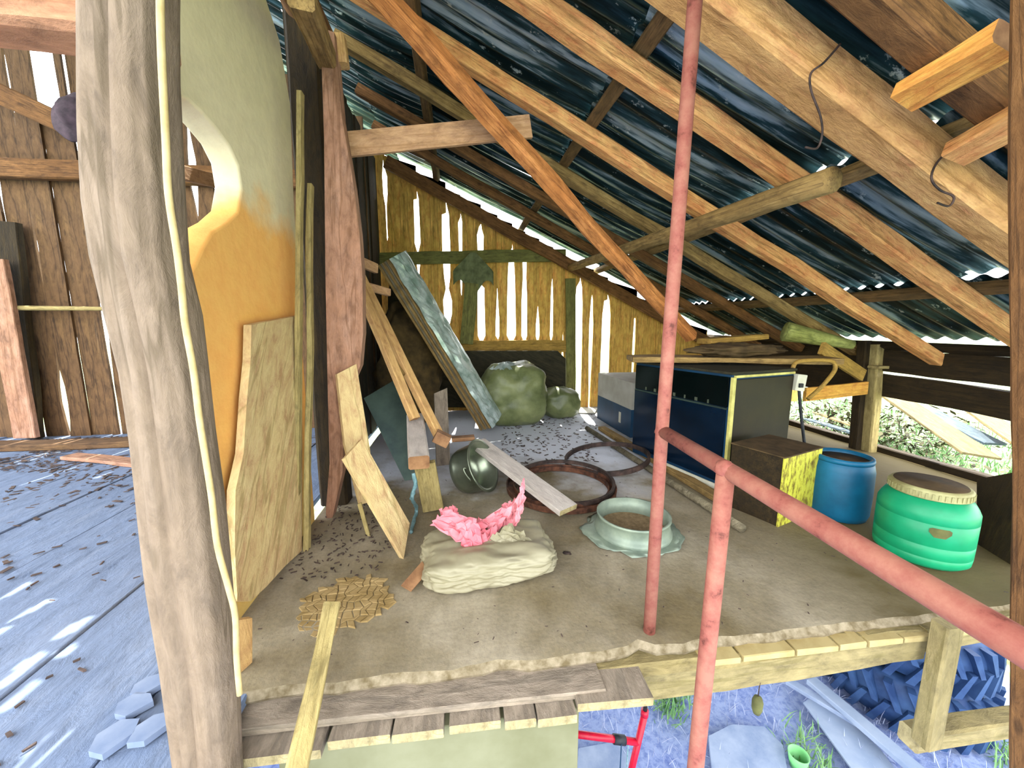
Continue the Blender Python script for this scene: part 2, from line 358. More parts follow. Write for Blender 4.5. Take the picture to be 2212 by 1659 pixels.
def curve_wall(name, outer, holes, fn, thick, mat, bev=.0):
    cu = bpy.data.curves.new(name, 'CURVE'); cu.dimensions = '2D'; cu.fill_mode = 'BOTH'; cu.extrude = thick/2; cu.bevel_depth = bev; cu.bevel_resolution = 2
    for ps in [outer]+holes:
        s = cu.splines.new('POLY'); s.points.add(len(ps)-1); s.use_cyclic_u = True
        for i, p in enumerate(ps): s.points[i].co = (p[0], p[1], 0, 1)
    t = bpy.data.objects.new('tmp', cu); COL.objects.link(t)
    dg = bpy.context.evaluated_depsgraph_get(); me = bpy.data.meshes.new_from_object(t.evaluated_get(dg))
    bpy.data.objects.remove(t)
    for v in me.vertices: v.co = fn(v.co)
    me.materials.clear(); me.materials.append(M[mat])
    o = bpy.data.objects.new(name, me); COL.objects.link(o); place(o, Matrix.Identity(4)); return o
def blob(name, c, sx, sy, sz, mat, parent=None, sub=4, amp=.12, fr=2.5, flat=0, power=2.0, seed=0, rot=0):
    """lumpy soft body standing on c (superellipsoid)"""
    bm = bmesh.new(); bmesh.ops.create_icosphere(bm, subdivisions=sub, radius=1)
    for v in bm.verts:
        d = v.co.normalized(); k = (abs(d.x)**power+abs(d.y)**power+abs(d.z)**power)**(-1/power)
        q = d*k*(1+amp*noise.noise(d*fr+Vector((seed, 0, 0)))+amp*.4*noise.noise(d*fr*3+Vector((seed, 5, 0))))
        q = Vector((q.x*sx/2, q.y*sy/2, q.z*sz/2+sz/2)); q.z = max(q.z, 0.002); v.co = q
    me = bpy.data.meshes.new(name); bm.to_mesh(me); bm.free(); me.materials.append(M[mat])
    for p in me.polygons: p.use_smooth = True
    o = bpy.data.objects.new(name, me); COL.objects.link(o)
    place(o, Matrix.Translation(Vector(c)) @ Matrix.Rotation(rot, 4, 'Z'), parent); return o
RU = Vector((.4472, 0, .8944))
# ================================================================== STRUCTURE
# ---- ground
V = []; F = []; nx, ny = 70, 70
def gz(x, y):
    t = min(1, max(0, (x-5.0)/1.6)); t = t*t*(3-2*t)
    return -2.25+t*1.45+.04*nz((x*1.5, y*1.5, 0))+.02*nz((x*5, y*5, 2))
xs = [-14+30*i/nx for i in range(nx+1)]; ys = [-8+30*i/ny for i in range(ny+1)]
for y in ys:
    for x in xs: V.append((x, y, gz(x, y)))
fm = []
for j in range(ny):
    for i in range(nx):
        F.append((j*(nx+1)+i, j*(nx+1)+i+1, (j+1)*(nx+1)+i+1, (j+1)*(nx+1)+i)); fm.append(1 if xs[i] > 4.9 or ys[j] > 6.5 else 0)
g = mkobj('ground', V, F, 'ground', smooth=True, mats=['turf'], fm=fm); tag(g, kind='structure')
V = [(-90, -90, -2.6), (120, -90, -2.6), (120, 120, -2.6), (-90, 120, -2.6)]
tag(mkobj('ground', V, [(0, 1, 2, 3)], 'turf'), kind='structure')
# ---- platform floor (screed with crumbled front edge) on boards
V = []; F = []; n = 90; x0, x1 = -1.05, 4.5
nyy = 40
for i in range(n+1):
    x = x0+(x1-x0)*i/n; fy = 1.375+.02*nz((x*5, 0, 0))+.012*nz((x*21, 1, 0))
    if .72 < x < .8: fy += .035
    for j in range(nyy+1):
        y = fy+(6.35-fy)*(j/nyy)**1.5
        V.append((x, y, .012*nz((x*2, y*2, 0))*min(1, j/3)))
for i in range(n):
    for j in range(nyy): F.append((i*(nyy+1)+j, (i+1)*(nyy+1)+j, (i+1)*(nyy+1)+j+1, i*(nyy+1)+j+1))
b0 = len(V)
for i in range(n+1): p = V[i*(nyy+1)]; V.append((p[0], p[1]-.022+.016*nz((p[0]*24, 3, 0)), -.024+.006*nz((p[0]*15, 5, 0))))
for i in range(n+1): p = V[i*(nyy+1)]; V.append((p[0], p[1]-.015+.016*nz((p[0]*24, 3, 0)), -.04))
nf = len(F)
for i in range(n): F.append((i*(nyy+1), b0+i, b0+i+1, (i+1)*(nyy+1)))
for i in range(n): F.append((b0+i, b0+n+1+i, b0+n+2+i, b0+i+1))
q = len(V); V += [(x0, 1.5, -.036), (x1, 1.5, -.036), (x1, 6.35, -.036), (x0, 6.35, -.036)]; F.append((q, q+1, q+2, q+3))
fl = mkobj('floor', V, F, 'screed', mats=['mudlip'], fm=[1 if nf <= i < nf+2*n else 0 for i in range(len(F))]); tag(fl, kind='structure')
# ledge long board + plank ends
for a, b_ in ((-.86, .53),):
    beam('plank', (a, 1.335, -.052), (b_, 1.315, -.052), .15, .03, 'grey', parent=fl, jit=.002, cut=.08)
xj = [(-.87, -.50), (-.485, -.275), (-.268, -.09), (-.07, .115), (.13, .245), (.252, .40), (.405, .70)]
for k, (a, b_) in enumerate(xj):
    yf = 1.185 + [0, .02, .012, .02, .006, 0, .012][k]
    beam('plank', ((a+b_)/2, yf, -.088 if k < 6 else -.062), ((a+b_)/2+.01, 2.0 if k < 6 else 1.42, -.088 if k < 6 else -.062), b_-a, .036, 'grey', parent=fl, jit=.002, cut=.07, ends='ends', n=4)
# thin pale brick pieces above the edge beam
bx = .98
for k, L in enumerate((.17, .24, .2, .13, .17, .15, .13, .12)):
    beam('brick', (bx, 1.352, -.052), (bx+L, 1.35, -.052), .1, .03, 'tile', parent=fl, jit=.003, cut=.15, n=3); bx += L+.014
# cracked mud patch: separate clods
random.seed(5)
V = []; F = []; G = {}
for i in range(-2, 30):
    for j in range(-2, 26):
        G[i, j] = (-.98+i*.036+(j % 2)*.018+random.uniform(-.013, .013), 1.40+j*.034+random.uniform(-.013, .013))
def clod(ring):
    n = len(ring); cx, cy = sum(p[0] for p in ring)/n, sum(p[1] for p in ring)/n; b0 = len(V); h = random.uniform(.004, .009)
    for k, z in ((.95, .0), (.88, h), (.74, h+.002)):
        for x, y in ring: V.append((cx+(x-cx)*k, cy+(y-cy)*k, z))
    F.append(tuple(b0+2*n+i for i in range(n)))
    for q in (0, n):
        for i in range(n): F.append((b0+q+i, b0+q+(i+1) % n, b0+q+n+(i+1) % n, b0+q+n+i))
PC = Zp(735, 1310)
for i in range(0, 28, 1):
    for j in range(0, 24, 1):
        x, y = G[i, j]; dx, dy = (x-PC.x)/.21, (y-PC.y)/.20
        if dx*dx+dy*dy < 1+.35*nz((x*9, y*9, 0)): clod([G[i, j], G[i+1, j], G[i+1, j+1], G[i, j+1]])
random.seed(21)
mc = mkobj('mud_crust', V, F, 'mud', parent=fl); tag(mc, kind='stuff')
# ---- edge beam
def lab(o, l, c, g=None): return tag(o, l, c, g)
o = beam('edge_beam', (.42, 1.38, -.135), (2.10, 1.37, -.125), .14, .17, 'edge', jit=.012, cut=.2)
lab(o, 'pale hewn timber under the front edge of the loft floor, left of the short post', 'beam')
o = beam('edge_beam', (2.10, 1.38, -.09), (3.3, 1.38, -.06), .14, .12, 'edge', jit=.006)
lab(o, 'pale timber under the loft edge, running right behind the leaning pole', 'beam')
# front plaster wall under the ledge
wf = curve_wall('wall_front', [(-.66, -2.3), (.425, -2.3), (.42, -.108), (-.66, -.108)], [], lambda c: Vector((c.x, 1.30+c.z, c.y)), .12, 'plaster_front', .004)
tag(wf, kind='structure')
# ---- plaster wall (inner wall) with the hole
WX = -1.05
def wpt(px, py): p = Xp(px, py, WX); return (p.y, p.z)
hole = [wpt(*p) for p in ((378, 196), (404, 208), (434, 236), (466, 272), (496, 312), (516, 356), (524, 410), (516, 462), (490, 488), (460, 506), (440, 540), (425, 575), (402, 610), (386, 620), (376, 560), (370, 400))]
outer = [(1.62, 0), (2.70, 0), (2.72, 1.2), (2.78, 2.2), (2.84, 2.75), (2.75, 3.05), (2.5, 3.25), (2.2, 3.5), (1.9, 3.75), (1.62, 3.8)]
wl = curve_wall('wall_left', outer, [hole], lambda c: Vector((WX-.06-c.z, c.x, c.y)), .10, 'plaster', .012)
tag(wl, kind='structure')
# ---- back wall planks with light gaps
BY = 6.16
def bx_(px, py=700): return Yp(px, py, BY).x
def bz_(py): return Yp(1100, py, BY).z
slits = [(762, []), (845, [(395, 9), (430, 8), (455, 2), (520, 2)]), (908, [(440, 10), (530, 12), (548, 3), (570, 8), (590, 3), (630, 2), (640, 0)]), (968, [(470, 14), (545, 16), (570, 14), (600, 12), (625, 6), (650, 18), (680, 16), (700, 6), (725, 8)]),
 (998, [(485, 8), (545, 6), (610, 3), (630, 2), (640, 0), (700, 0), (725, 5)]), (1040, [(495, 6), (510, 14), (540, 12), (560, 0), (615, 0), (622, 14), (725, 16), (745, 0)]), (1075, [(625, 0), (640, 2), (690, 7), (725, 8)]),
 (1105, [(550, 10), (600, 16), (725, 20), (745, 0)]), (1133, [(560, 8), (600, 7), (640, 11), (725, 12)]), (1162, [(655, 0), (700, 8), (725, 9)]), (1192, [(600, 0), (620, 3), (650, 5), (725, 6)]),
 (1217, [(710, 0), (740, 3), (790, 7), (850, 4), (900, 3)]), (1250, [(620, 12), (650, 16), (800, 20), (885, 18)]), (1278, [(630, 0), (645, 5), (700, 10), (760, 10), (850, 5), (900, 4)]), (1310, [(650, 12), (680, 18), (820, 20), (900, 16)]),
 (1372, [(690, 5), (740, 8), (820, 6), (900, 5)]), (1420, []), (1470, []), (1530, [(720, 3), (800, 4)]), (1590, []), (1660, []), (1740, [])]
def gapw(prof, py):
    if not prof or py < prof[0][0]-3 or py > prof[-1][0]+3: return -3
    for (a, wa), (b_, wb) in zip(prof, prof[1:]):
        if a <= py <= b_: return 1.0*(wa+(wb-wa)*(py-a)/(b_-a+1e-6))
    return prof[0][1] if py < prof[0][0] else prof[-1][1]
wb = empty('wall_back', (0, BY, 0)); tag(wb, kind='structure')
PXM = (Yp(1101, 700, BY)-Yp(1100, 700, BY)).x
for k in range(len(slits)-1):
    (pa, ga), (pb, gb) = slits[k], slits[k+1]
    xa, xb = bx_(pa), bx_(pb); ztop = rz((xa+xb)/2, .13)
    zs = [0.0]+sorted(set(max(.02, bz_(y)) for y in ([v for v, _ in ga]+[v-2 for v, _ in ga[:1]]+[v for v, _ in gb]+[v-2 for v, _ in gb[:1]]) if bz_(y) < ztop-.03))+[ztop-.01]
    zz = sorted(set(round(z, 3) for z in zs+[ztop*i/8 for i in range(9)] if z < ztop))
    L = []; R = []; yo = .022*(k % 2)
    for z in zz+[ztop]:
        py = 705-(z-1.35)*FPX/ (BY)*.985 if False else None
        # pixel row belonging to this height on the wall
        rel = Vector((bx_(1100), BY, z))-CP; py = IH/2-FPX*rel.dot(UP)/rel.dot(FW)
        L.append((xa+gapw(ga, py)*PXM/2+(.004*nz((xa*9, z*6, 0))), z)); R.append((xb-gapw(gb, py)*PXM/2+(.004*nz((xb*9, z*6, 4))), z))
    L[-1] = (L[-1][0], rz(L[-1][0], .13)); R[-1] = (R[-1][0], rz(R[-1][0], .13))
    n = len(L); V = []; F = []
    for d in (0, .022):
        for i in range(n): V += [(L[i][1], -(L[i][0]-xa), d), (R[i][1], -(R[i][0]-xa), d)]
    for d in (0, 1):
        for i in range(n-1): b0 = d*2*n+2*i; F.append((b0, b0+1, b0+3, b0+2))
    for i in range(n-1): F.append((2*i, 2*i+2, 2*n+2*i+2, 2*n+2*i)); F.append((2*i+1, 2*i+3, 2*n+2*i+3, 2*n+2*i+1))
    F.append((0, 1, 2*n+1, 2*n)); F.append((2*n-2, 2*n-1, 4*n-1, 4*n-2))
    mw = Matrix(((0, -1, 0, xa), (0, 0, 1, BY+yo), (1, 0, 0, 0), (0, 0, 0, 1)))
    mkobj('plank', V, F, 'wallplank_red' if k in (2, 3) and False else 'wallplank', wb, mw)
def brail(px0, px1, py0, py1, h, mat, Y=6.10, d=.05):
    a, b_ = Yp(px0, py0, Y), Yp(px1, py1, Y); return beam('wall_rail', a, b_, d, h, mat, jit=.006)
lab(brail(790, 1222, 560, 551, .18, 'rail', 6.08), 'mossy upper rail across the back plank wall', 'rail')
lab(brail(905, 1235, 748, 748, .19, 'railtan', 6.11, .04), 'tan lower rail across the back plank wall, above the bags', 'rail')
# posts and braces on back wall
o = beam('wall_post', (bx_(1235), 6.10, 0), (bx_(1228), 6.10, 2.10), .16, .05, 'rail', up=(0, 1, 0)); lab(o, 'mossy stud on the back plank wall, left of the widest light gap', 'post')
# dark plank partition, added to keep the space behind the leaning boards dark
WP = empty('wall_left', (-1.16, 4.5, 0)); tag(WP, kind='structure')
y = 3.16; k = 0
while y < 6.0:
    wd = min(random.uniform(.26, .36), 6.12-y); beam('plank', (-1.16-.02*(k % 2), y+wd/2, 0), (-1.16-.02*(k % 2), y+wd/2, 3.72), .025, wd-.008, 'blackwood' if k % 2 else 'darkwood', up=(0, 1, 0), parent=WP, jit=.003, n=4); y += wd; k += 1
# ---- left room
LF = empty('floor', (-4, 0, 0)); tag(LF, kind='structure')
beam('plank', (-.985, .35, -.024), (-.985, 1.60, -.024), .34, .04, 'leftfloor', parent=LF, jit=.002, cut=.1, n=4)
k = 0; x = -1.16
while x > -7.5:
    wd = random.uniform(.36, .55); zt = -.02+random.uniform(-.006, .006)
    o = beam('plank', (x-wd/2, .35+random.random()*.05, zt), (x-wd/2, 5.6, zt), wd-.007, .04, 'leftfloor', parent=LF, jit=.003, cut=.1, n=14); x -= wd
WR = empty('wall_rear', (-4, 5.32, 0)); tag(WR, kind='structure')
lg = [-7.9, -7.4, -6.95, -6.5, -6.1, -5.75, -5.42, -5.14, -4.865, -4.62, -4.395, -4.30, -4.05, -3.82, -3.6, -3.36, -3.12, -2.9, -2.66, -2.42, -2.2, -1.95, -1.7, -1.45, -1.15]
wid = {-4.865: .07, -4.395: .05, -4.30: .045, -3.12: .07, -2.9: .06, -5.14: .02, -5.42: .04, -3.6: .03, -2.42: .03}
for k in range(len(lg)-1):
    xa, xb = lg[k], lg[k+1]; V = []; F = []; n = 26; ga, gb = wid.get(xa, .004), wid.get(xb, .004); zt = min(5.4, rz((xa+xb)/2, .15))
    zb0 = 0
    if xa == -4.62: zt = 3.75   # opening high up
    ga2 = ga
    pts = []
    for i in range(n+1):
        z = zb0+(zt-zb0)*i/n; wa = max(0, ga*(.65+1.6*nz((xa*7, z*1.1, 0)))+.012*nz((xa*3, z*14, 0))); wb_ = max(0, gb*(.65+1.6*nz((xb*7, z*1.1, 0)))+.012*nz((xb*3, z*14, 6)))
        pts.append((z, xa+wa/2-.002, xb-wb_/2+.002))
    for d in (0, .03):
        for z, a, b_ in pts: V += [(z, -(a-xa), d), (z, -(b_-xa), d)]
    m = n+1
    for d in (0, 1):
        for i in range(n): b0 = d*2*m+2*i; F.append((b0, b0+1, b0+3, b0+2))
    for i in range(n): F.append((2*i, 2*i+2, 2*m+2*i+2, 2*m+2*i)); F.append((2*i+1, 2*i+3, 2*m+2*i+3, 2*m+2*i+1))
    F.append((0, 1, 2*m+1, 2*m)); F.append((2*m-2, 2*m-1, 4*m-1, 4*m-2))
    mkobj('plank', V, F, 'leftplank', WR, Matrix(((0, -1, 0, xa), (0, 0, 1, 5.32+.03*(k % 2)), (1, 0, 0, 0), (0, 0, 0, 1))))
# ---- roof: corrugated sheets
CE = empty('ceiling', (1, 3, 2.9)); tag(CE, kind='structure')
PITCH, AMP = .145, .017
def sheet(xa, xb, ya, yb, lift, z0, test=None, dx=None, dy=.0181, mat='sheet'):
    ny_ = int((yb-ya)/dy); nx_ = dx or 5; V = []; F = []
    for i in range(nx_+1):
        t = i/nx_; x = xa+(xb-xa)*t
        for j in range(ny_+1):
            y = ya+(yb-ya)*j/ny_
            V.append((x-xa, y-ya, rz(x)-rz(xa)+z0+lift*t*t+AMP*math.sin(2*PI*y/PITCH)+.006*nz((x*1.5, y*1.2, 1))))
    for i in range(nx_):
        for j in range(ny_):
            if test:
                x = xa+(xb-xa)*(i+.5)/nx_; y = ya+(yb-ya)*(j+.5)/ny_
                if test(Vector((x, y, rz(x)+z0))): continue
            F.append((i*(ny_+1)+j, i*(ny_+1)+j+1, (i+1)*(ny_+1)+j+1, (i+1)*(ny_+1)+j))
    return mkobj('roof_sheet', V, F, mat, CE, Matrix.Translation((xa, ya, rz(xa))), smooth=True)
# left room roof with holes shaped and placed to cast the sun spots
pat = [((30, 1338), (122, 1292), .032), ((115, 1385), (198, 1335), .034), ((115, 1425), (175, 1385), .028), ((0, 1490), (100, 1405), .03), ((0, 1535), (90, 1462), .026), ((190, 1512), (268, 1450), .034), ((45, 1659), (160, 1560), .042), ((-40, 1310), (62, 1258), .03), ((-40, 1385), (20, 1360), .03)]
ell = []
for a, b_, wd in pat:
    p, q = Zp(*a), Zp(*b_); c = (p+q)/2; u = (q-p).normalized(); ell.append((c, u, (q-p).length/2, wd))
def hole_test(P):
    h = P-SUN*(P.z/SUN.z)
    for c, u, A, B in ell:
        d = h-c; s = d.x*u.x+d.y*u.y; t = -d.x*u.y+d.y*u.x
        if (s/A)**2+(t/B)**2 < 1: return True
    return False
courses = [(-1.0, -.24), (-.32, 1.05), (.97, 2.31), (2.22, 3.56), (3.46, 4.52)]
for ci, (xa, xb) in enumerate(courses):
    ya = -1.3+.11*ci  # sheets run forward over the camera, added to block sky light from above
    while ya < 6.1:
        yb = min(ya+.87, 6.26); sheet(xa, xb, ya, yb, .06+.035*random.random(), .01+.004*random.random(), hole_test if ci == 0 else None, dx=40 if ci == 0 else None); ya += .83
xs_ = [-8.0, -6.2, -4.4, -2.7, -.93]
for xa, xb in zip(xs_, xs_[1:]):
    fine = xa > -4.5
    sheet(xa, xb+.05, -.6, 6.6, .02, .0, hole_test if fine else None, dx=90 if fine else 6, dy=.0181)
# the far slope of the roof and the gable side keep the high left part closed
# ================================================================== ROOF TIMBER (things)
def rafter(y, xa, xb, w, offa, offb, mat, label, jit=.008, taper=1, bow=0):
    h = (offb-offa)*.894; om = (offa+offb)/2
    o = beam('rafter', (xa, y, rz(xa, om)), (xb, y, rz(xb, om)), w, h, mat, up=RU, jit=jit, taper=taper, bow=bow); return lab(o, label, 'rafter')
rafter(1.37, -.6, 3.4, .13, .08, .22, 'rafdark', 'dark reddish rafter nearest the camera, at the top right corner')
rafter(1.69, -.9, 4.5, .19, .075, .285, 'big', 'thick pale hewn rafter crossing the upper right corner, behind the red pipe', jit=.012)
rafter(2.28, -1.0, 4.5, .13, .08, .20, 'raf', 'light knotty rafter just below the thick hewn one', jit=.014)
rafter(3.06, -1.0, 4.5, .12, .08, .20, 'raf', 'light brown rafter second below the thick hewn one, ending above the wooden bench', jit=.01)
rafter(3.80, -1.0, 4.4, .11, .08, .19, 'strut', 'dull brown rafter third below the thick hewn one', jit=.01)
rafter(4.52, -1.0, 4.4, .11, .08, .19, 'rafdark', 'dark rafter passing above the mossy wall rail, fourth below the thick hewn one')
rafter(5.25, -1.0, 4.4, .11, .08, .19, 'rafdark', 'dark thin rafter next to the back plank wall')
rafter(5.99, -1.0, 4.4, .06, .17, .36, 'rafdark', 'dark sloping beam along the top of the back plank wall')
for i, (x, m_) in enumerate(((-.28, 'pur'), (1.01, 'pur'), (2.26, 'strut'), (3.51, 'pur'), (4.42, 'darkwood'))):
    o = beam('roof_batten', (x+.02, .95, rz(x, .045)), (x-.04, 6.5, rz(x-.04, .045)), .09, .065, m_, up=RU, jit=.006)
    lab(o, ['dark batten under the roof sheets at the upper left, highest of the battens', 'batten under the roof sheets ending beside the red pipe top, second from the top', 'brown batten under the roof right of the red pipe, beside wavy bright sheet ends', 'low dark batten under the wavy sheet ends above the mossy log', 'lowest dark batten along the eave'][i], 'batten')
for k, (pa, pb, wd) in enumerate((((1965, 205), (2185, 70), .12), ((2060, 330), (2330, 180), .11))):
    A, B = Rp(*pa, .25), Rp(*pb, .25)
    o = beam('batten_stub', A, B, wd, .07, 'stubw' if k == 0 else 'raf', up=RU, jit=.012, ends='brown')
    lab(o, ['short bright orange batten above the thick hewn rafter at the top right', 'reddish rough batten end at the right edge above the thick hewn rafter'][k], 'batten')
o = log('purlin_pole', (1.70, 6.0, rz(1.70, .30)), (1.93, 1.9, rz(1.93, .33)), .055, .065, 'strut', n=16); lab(o, 'grey-brown round pole crossing under the rafters behind the red pipe', 'pole')
o = beam('diagonal_brace', Yp(838, 8, 2.5)+(Yp(838, 8, 2.5)-Yp(1492, 725, 3.6))*.07, Yp(1492, 725, 3.6), .115, .115, 'brace', jit=.012, up=(0, -1, .6), cut=.2)
# extend upward beyond the frame to the roof
lab(o, 'reddish-brown squared brace slanting down across the middle of the roof', 'brace')
o = beam('tie_board', Yp(738, 314, 2.95), Yp(1146, 274, 3.03), .03, .155, 'board', jit=.002, cut=.05); lab(o, 'pale sawn board nailed level under the rafters, behind the reddish brace', 'board')
# logs on top of plaster wall
o = log('wall_plate_log', (-1.02, 1.2, 3.42), (-.96, 3.4, 3.38), .13, .11, 'rafdark', n=12); lab(o, 'dark bark-covered log lying along the top of the plaster wall', 'log')
o = beam('wall_bracket', Yp(648, -10, 2.0), Yp(706, 130, 2.75), .11, .1, 'strut'); lab(o, 'short grey-brown timber below the dark log at the top of the plaster wall', 'timber')
o = beam('wooden_block', Yp(728, 80, 2.8), Yp(736, 142, 2.8), .09, .08, 'yellowwood', up=(0, 1, 0)); lab(o, 'small yellow wooden block nailed beside the top of the slab post', 'block')
# ================================================================== LEFT FOREGROUND
cl = [(280, 392, -60), (282, 380, 0)]
# natural post: centre line px, half width px at rows
rows = [(-140, 176, 378), (0, 184, 378), (150, 186, 380), (300, 189, 388), (450, 197, 396), (560, 212, 404), (680, 240, 432), (800, 268, 446), (940, 288, 462), (1100, 306, 484), (1250, 325, 498), (1400, 352, 510), (1550, 372, 520), (1659, 384, 524), (1790, 396, 530)]
V = []; F = []; seg = 56; PY = 1.12
for (py, a, b_) in rows:
    A, B = Yp(a, py, PY), Yp(b_, py, PY); V.append(((A+B)/2, (B-A).length/2))
from bisect import bisect
ring = []
dense = []
for i in range(len(V)-1):
    for j in range(7): t = j/7; dense.append((V[i][0].lerp(V[i+1][0], t), V[i][1]*(1-t)+V[i+1][1]*t))
dense.append(V[-1]); VV = []; org = Vector((-.8, PY, -2.25))
dense.append((Vector((dense[-1][0].x, PY, -2.25)), dense[-1][1]*1.05))
for c, r in dense:
    for j in range(seg):
        a = 2*PI*j/seg; ca, sa = math.cos(a), math.sin(a)
        k = (abs(ca)**3.2+abs(sa)**3.2)**(-1/3.2)
        # long drying cracks in the face
        crack = (-.085*math.exp(-((ca-.02-.16*nz((c.z*.9, 3, 0)))/.085)**2)*(.7+.9*abs(nz((c.z*1.3, 8, 0))))-.035*math.exp(-((ca+.42-.2*nz((c.z*.7, 6, 1)))/.08)**2)-.03*math.exp(-((ca-.62-.1*nz((c.z*.9, 4, 7)))/.05)**2)) if sa < 0 else 0
        q = r*(k+.05*nz((ca*1.6, sa*1.6, c.z*1.5))+.018*nz((ca*5, sa*5, c.z*3)) + crack*3)
        p = Vector((c.x+ca*q*.84, PY+sa*q*.75, c.z)) - org
        VV.append(Vector((p.z, -p.x, p.y)))
n = len(dense)
for i in range(n-1):
    for j in range(seg): F.append((i*seg+j, i*seg+(j+1) % seg, (i+1)*seg+(j+1) % seg, (i+1)*seg+j))
F.append(tuple(range(seg))); F.append(tuple((n-1)*seg+j for j in range(seg)))
mw = Matrix(((0, -1, 0, org.x), (0, 0, 1, org.y), (1, 0, 0, org.z), (0, 0, 0, 1)))
o = mkobj('wooden_post', VV, F, 'post', None, mw, smooth=True); lab(o, 'thick bowed pale tree-trunk post on the left, with a yellow cable on it', 'post')
cp = [Yp(x, y, 1.012) for x, y in ((345, -120), (346, 0), (349, 120), (358, 300), (364, 420), (382, 540), (392, 620), (400, 700), (418, 800), (430, 900), (446, 1000), (458, 1080), (470, 1180), (494, 1270), (508, 1330), (511, 1420), (518, 1500))]

o = tube('cable', smoothpts(cp, 4), .0075, 'cable', 8); lab(o, 'pale yellow flat cable running down the bowed trunk post', 'cable')
# top left beam
o = beam('tie_beam', (-4.2, 1.62, 2.42), (-.95, 1.55, 2.32), .16, .17, 'pinkbeam', jit=.01); lab(o, 'thick pinkish timber with a knot at the top left corner, meeting the trunk post', 'beam')
# left room things
a, b_ = Yp(-60, 362, 5.22), Yp(200, 366, 5.22)
o = beam('wall_rail', (-7.5, 5.24, a.z), (-1.2, 5.24, b_.z), .1, .2, 'rafdark', jit=.01); lab(o, 'thick dark brown rail across the rear plank wall, left of the trunk post', 'rail')
o = log('stick', Yp(28, 665, 5.15), Yp(300, 668, 5.15), .028, .022, 'lath'); lab(o, 'thin round stick fixed level across the rear plank wall', 'stick')
o = beam('leaning_plank', Yp(-12, 560, 5.1), Yp(58, 945, 5.1), .23, .06, 'slabw', up=(0, 1, 0)); lab(o, 'pale plank standing against the rear wall at the left edge of the picture', 'plank')
o = beam('wall_stud', Yp(18, 480, 5.24), Yp(70, 945, 5.24), .22, .08, 'darkwood', up=(0, 1, 0)); lab(o, 'dark stud on the rear wall just right of the pale standing plank', 'stud')
o = beam('diagonal_brace', Yp(-60, 175, 5.0), Yp(250, 320, 5.0), .1, .2, 'rafdark'); lab(o, 'dark diagonal brace across the rear wall above its thick rail', 'brace')
o = beam('crossbar', Xp(300, 350, -2.2), Xp(480, 395, -2.2), .05, .11, 'board'); o.hide_render = False
lab(o, 'pale crossbar seen through the hole in the plaster wall', 'bar')
hb = Yp(168, 248, 4.85)
o = lathe('felt_hat', [(.001, .12), (.1, .12), (.15, .06), (.17, 0), (.26, -.02), (.27, -.035), (.16, -.03), (.001, -.03)], 'purple', Matrix.Translation(hb) @ Matrix.Rotation(1.35, 4, 'X'), 24, wob=.08)
lab(o, 'dark round felt hat hanging high on the rear plank wall beside the trunk post', 'hat')
o = beam('floor_board', Zp(150, 985, .03), Zp(330, 1003, .03), .14, .035, 'slabw'); lab(o, 'pale board lying on the blue-grey floor near the rear wall', 'board')
o = beam('floor_board', Zp(-150, 968, .04), Zp(420, 951, .04), .22, .07, 'leftplank'); lab(o, 'long grey-brown board along the foot of the rear plank wall', 'board')
for k in range(4):
    px, py = [(290, 1530), (330, 1580), (250, 1600), (320, 1490)][k]; p = Zp(px, py, .004)
    r = .055; pts = [p+Vector((math.cos(t)*r*random.uniform(.7, 1.3), math.sin(t)*r*random.uniform(.7, 1.2), 0)) for t in (0, 1, 2, 3, 4, 5)]
    o = slab('broken_slab', pts, (0, 0, .022), 'stone'); lab(o, ['pale flat chip on the blue-grey floor, second from the top beside the trunk post foot', 'pale flat chip on the floor touching the trunk post, second from the bottom', 'pale flat chip lowest on the blue-grey floor', 'pale flat chip highest of the four by the trunk post foot'][k], 'stone')
# bark debris (uncountable)
V = []; F = []
def chip(p, s, V, F, h=.02):
    b0 = len(V); a = random.random()*6; c, s_ = math.cos(a), math.sin(a); L, W_ = s*random.uniform(.6, 1.4), s*random.uniform(.2, .5)
    t = random.uniform(-.2, .2)
    for x, y in ((-L, -W_), (L, -W_*.6), (L*.9, W_), (-L*.8, W_*.8)): V.append((p.x+x*c-y*s_, p.y+x*s_+y*c, p.z+.004+x*t*.3))
    for x, y in ((-L, -W_), (L, -W_*.6), (L*.9, W_), (-L*.8, W_*.8)): V.append((p.x+x*c-y*s_, p.y+x*s_+y*c, p.z+.004+h*.3+abs(x)*t*.3))
    F += [(b0+4, b0+5, b0+6, b0+7), (b0, b0+1, b0+5, b0+4), (b0+1, b0+2, b0+6, b0+5), (b0+2, b0+3, b0+7, b0+6), (b0+3, b0, b0+4, b0+7)]
for k in range(3600):
    x = random.uniform(-6.5, -1.7); y = 5.2-abs(random.gauss(0, 1.1)); y = y if nz((x*1.3, y*2.5, 3)) > -.12 else 0
    if 2.3 < y < 5.2: chip(Vector((x, y, .0)), random.choice((.012, .02, .035)), V, F, .012)
for k in range(60): chip(Vector((random.uniform(-3, -1.4), random.uniform(1.2, 2.4), 0)), .015, V, F)
o = mkobj('bark_debris', V, F, 'bark'); tag(o, 'scattered bark chips and splinters on the blue-grey floor', 'debris', kind='stuff')
V = []; F = []
for k in range(420):
    x, y = random.uniform(-1, 3.8), 1.42+random.random()**1.3*4.4; chip(Vector((x, y, .004)), random.uniform(.003, .009), V, F, .004)
for k in range(350):
    p = Zp(random.uniform(1080, 1290), random.uniform(890, 1010)); chip(p+Vector((0, 0, .006)), .02, V, F, .01)
for k in range(260): chip(Vector((random.uniform(-1, -.45), random.uniform(2.0, 3), .006)), .012, V, F, .01)
o = mkobj('floor_litter', V, F, 'bark'); tag(o, 'small chips and crumbs strewn over the loft floor', 'litter', kind='stuff')
